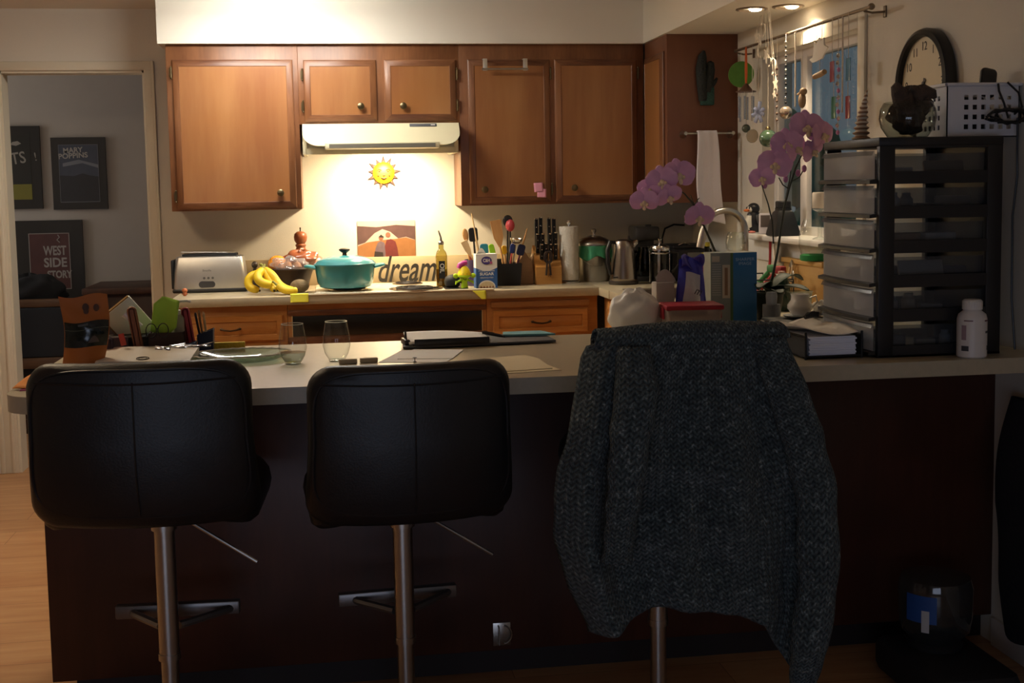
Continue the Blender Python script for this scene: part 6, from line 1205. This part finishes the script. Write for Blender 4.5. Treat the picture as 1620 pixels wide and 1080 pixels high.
for i, (x0, x1, z1, c, lb) in enumerate(((-.262, -.275, .125, '8e6c44', 'brown wooden pencil in the taller navy cup'), (-.252, -.262, .12, 'c0a880', 'pale pencil in the taller navy cup'), (-.268, -.285, .118, '1c1c22', 'black marker in the taller navy cup'))):
    b = MB(); b.tube([(x0, -2.60, .008), (x1, -2.605, z1)], [.004, .004], 6); b.tube([(x1, -2.605, z1), (x1-.001, -2.605, z1+.008)], [.005, .002], 6); solo('pencil', lb, 'pencil', b, mat('pencil '+c, c, .5), (0, 0, ZC), 0, 'pencils in the navy cup')
t = thing('eyeglasses', 'dark round eyeglasses hooked on the organiser before the white book', 'glasses', (-.40, -2.69, ZC+.085))
b = MB()
for cx in (-.004, .03): b.tube([(cx+.015*math.cos(k*.33), .004*math.sin(k*.33), .02*math.sin(k*.33)) for k in range(20)], .0016, 6, False)
b.tube([(.011, 0, .004), (.015, -.002, .006)], .0016, 6); b.tube([(-.019, 0, .004), (-.022, .02, -.03), (-.02, .03, -.06)], .0014, 6); part('frame', b, BLACK, t)
b = MB(); b.box((0, 0, .03), (.05, .04, .06), .2, .004); solo('red_tab_box', 'purple-grey box with red tab between coffee bag and pouch', 'box', b, [mat('purple grey', '4a4046', .5)], (-.497, -2.70, ZC+.012), 10)
b = MB(); b.ext(-.008, .008, -.002, .0, 0, .035, .0008); o = solo('red_tab', 'small red tab sticking up from the purple-grey box', 'tab', b, mat('red tab', 'b04030', .5), (-.475, -2.735, ZC+.05)); o.rotation_euler = (0, R(-12), 0)
b = MB(); b.slab(.045, .075, .012, .05, .008, None, (0, 0, .0375)); solo('purple_purse', 'small purple and white purse right of the coffee bag', 'purse', b, mat('purple purse', '3a2c44', .4, var=.5, vs=40), (-.528, -2.72, ZC), 12)

# ------------------------------------------------------------------ floor right: water jug on its base, jacket on the wall
t = thing('pet_water_dispenser', 'clear plastic water jug on a dark base at the bar end, on the floor', 'water dispenser', (1.745, -3.27, 0))
b = MB(); b.box((0, -.06, .05), (.26, .36, .1), 0, .03); b.lathe([(.07, .095), (.075, .11), (.06, .12)], 28, (0, 0, 0)); part('base', b, BLKM, t)
b = MB(); b.lathe([(.035, .10), (.06, .115), (.092, .15), (.098, .19), (.099, .27), (.092, .295), (.05, .305), (.001, .306)], 36); part('jug', b, glass('jug plastic', 'c8d0d0', .35, 1, .05, .05), t)
b = MB(); wrap(b, -165, -115, .0995, .19, .265); b.mi = 1; wrap(b, -138, -126, .0998, .165, .225); part('label', b, [mat('jug blue', '1c4a8c', .5), mat('jug white', 'b8b8b8', .5)], t, 'blue label')
t = thing('hanging_jacket', 'dark navy jacket hanging on the right wall past the bar', 'jacket', (XW-.03, -3.33, .42))
def jk(u, v):
    w_ = .10+.09*min(1, v*2.2)-.03*max(0, v-.8)*3; th = u*2*math.pi; z = .36-.66*v
    return (-.028+.028*math.cos(th)*(.5+min(1, v*3)*.5)-.012*math.sin(v*5), (w_*math.sin(th)*(1+.08*math.sin(v*9)))-.05*v, z+.03*math.sin(th*2)*v)
o = sheet_obj('body', jk, 36, 36, mat('navy cloth', '14161e', .9, var=.15, bump=.3, bs=60), t, 1, 1, True, .004)
b = MB(); b.tube([(-.01, -.10, .27), (-.03, -.16, .1), (-.028, -.18, -.12), (-.026, -.17, -.24)], [.03, .04, .036, .03], 12); part('sleeve', b, bpy.data.materials['navy cloth'], t)
b = MB(); b.tube([(.0, 0, 0), (-.03, 0, .005), (-.04, 0, .025)], .005, 8); b.box((-.0, 0, 0), (.008, .03, .06), 0, .002); o = solo('coat_hook', 'small metal coat hook above the navy jacket', 'hook', b, STEEL, (XW-.004, -3.36, .80))

# ------------------------------------------------------------------ hall behind the doorway
PF = mat('poster frame', '1f1d1d', .45, var=.06); YH = 1.2
def poster(label, x0, x1, z0, z1, fr, art):
    t = thing('framed_poster', label, 'framed poster', ((x0+x1)/2, YH, (z0+z1)/2), 0, 'framed posters in the hall'); w_, h_ = (x1-x0)/2, (z1-z0)/2
    b = MB(); b.prism([(-w_, -h_), (w_, -h_), (w_, h_), (-w_, h_)], -.022, -.002); part('frame', b, PF, t); art(t, w_-fr, h_-fr); return t
def rect(b, x0, x1, z0, z1, y): b.ext(x0, x1, y-.0006, y, z0, z1)
def cats(t, w_, h_):
    b = MB(); rect(b, -w_, w_, -h_, h_, -.0225); b.mi = 1; rect(b, -w_, w_, -h_, -h_*.52, -.0232); part('print', b, [mat('poster black', '1d1d1b', .5), mat('poster olive', '6e6a24', .6)], t, 'dark print with olive band')
    b = MB(); b.text('CATS', .095, (.045, -.0236, .045), (90, -8, 0), .0003, bold=.001, width=.19); b.text('!', .07, (w_+.028, -.0236, .06), (90, -8, 0), .0003); b.prism([(.06, h_*.72), (.09, h_*.68), (.12, h_*.75), (.10, h_*.83), (.07, h_*.80)], -.0232, -.0236); part('lettering', b, mat('poster chalk', '8a8680', .7), t)
poster('framed dark poster cut off by the left door jamb, with olive band', -1.98, -1.535, 1.305, 1.786, .055, cats)
def mary(t, w_, h_):
    b = MB(); rect(b, -w_, w_, -h_, h_, -.0225); b.mi = 1; b.prism([(-w_, -h_), (w_, -h_), (w_, -.02), (.05, -.01), (.02, .0), (-.03, -.015), (-w_, -.01)], -.0225, -.0235); b.mi = 2
    rect(b, -w_, w_, h_-.002, h_, -.023); rect(b, -w_, w_, -h_, -h_+.003, -.024); rect(b, -w_, -w_+.002, -h_, h_, -.024); rect(b, w_-.002, w_, -h_, h_, -.024); b.mi = 2; b.prism([(-.09, .04), (.02, .06), (w_, .03), (w_, .05), (.0, .08), (-.09, .06)], -.0225, -.0232)
    part('print', b, [mat('poster sky', '3a4050', .5, var=.3, vs=12), mat('poster roofs', '23252d', .5, var=.2), mat('poster line', '6c707a', .6)], t, 'blue-grey skyline print')
    b = MB(); b.text('MARY', .042, (-.03, -.0242, h_*.80), (90, -3, 0), .0003, bold=.001, width=.11); b.text('POPPINS', .042, (-.03, -.0242, h_*.61), (90, -3, 0), .0003, bold=.001, width=.165); part('lettering', b, mat('poster silver', '9a9894', .7), t)
poster('framed blue-grey poster right of the dark one, in the hall', -1.475, -1.168, 1.297, 1.717, .042, mary)
def west(t, w_, h_):
    b = MB(); rect(b, -w_, w_, -h_, h_, -.0225); b.mi = 1
    for x0, x1, z0, z1 in ((-w_, w_, h_-.004, h_), (-w_, w_, -h_, -h_+.004), (-w_, -w_+.004, -h_, h_), (w_-.004, w_, -h_, h_)): rect(b, x0, x1, z0, z1, -.0235)
    part('print', b, [mat('poster maroon', '4a2a2a', .5, var=.3, vs=10), mat('poster border', '8c8684', .6)], t, 'maroon print')
    b = MB(); b.text('WEST', .075, (.03, -.024, .06), (90, 0, 0), .0003, bold=.002, width=.13); b.text('SIDE', .075, (.03, -.024, -.01), (90, 0, 0), .0003, bold=.002, width=.13); b.text('STORY', .06, (.05, -.024, -.08), (90, 0, 0), .0003, bold=.002, width=.14); b.tube([(.05, -.024, .155), (.06, -.024, .14), (.045, -.024, .125), (.06, -.024, .11)], .003, 4); part('lettering', b, mat('poster white', '8e8a88', .7), t)
poster('framed maroon poster hanging lowest, in the hall', -1.70, -1.32, .755, 1.236, .075, west)
WALN = wood('walnut', '2c1a14', '4a2c1e', 6, 'z', .5)
t = thing('wooden_armchair', 'wooden armchair with dark upholstered back, in the hall', 'armchair', (-1.44, .62, 0))
b = MB(); b.ext(-.24, -.205, -.02, .02, 0, .82, .006); b.ext(.205, .24, -.02, .02, 0, .82, .006); b.ext(-.24, .24, -.02, .02, .775, .82, .008); b.ext(-.24, .24, -.02, .02, .44, .50, .006); part('back_frame', b, wood('chair frame', '4a3220', '6a4a30', 6, 'x', .5), t)
b = MB(); b.slab(.41, .28, .02, .05, .015, None, (0, 0, .637)); part('back_cushion', b, mat('dark upholstery', '1c2028', .9), t)
b = MB(); b.box((0, .24, .42), (.46, .44, .09), 0, .02); part('seat', b, bpy.data.materials['dark upholstery'], t)
for x in (-.22, .22): b = MB(); b.ext(x-.02, x+.02, .42, .46, 0, .4, .004); part('leg', b, WALN, t)
b = MB(); b.ext(-.2, .2, -.01, .01, .12, .16); part('stretcher', b, WALN, t)
crumple('dark_coat', 'dark coat thrown over the armchair in the hall', 'coat', (-1.53, .72, .85), (.19, .09, .10), mat('coat cloth', '15161a', .95, var=.2), 6, .10, 24)
b = MB(); b.box((0, 0, .14), (.32, .12, .28), 0, .03); solo('office_case', 'dark case standing on the armchair seat, under the coat', 'case', b, BLKM, (-1.45, .86, .47))
t = thing('writing_desk', 'dark walnut desk with overhanging top against the hall wall', 'desk', (-.93, .78, 0))
b = MB(); b.ext(-.30, .34, -.18, .38, .835, .87, .006); part('top', b, WALN, t); b = MB(); b.ext(-.25, .34, -.13, .36, .05, .835, .003); part('body', b, WALN, t)
b = MB(); b.box((0, 0, .06), (.16, .16, .12), 0, .02); solo('desk_box', 'black box on the walnut desk in the hall', 'box', b, BLKM, (-.80, .80, .87))
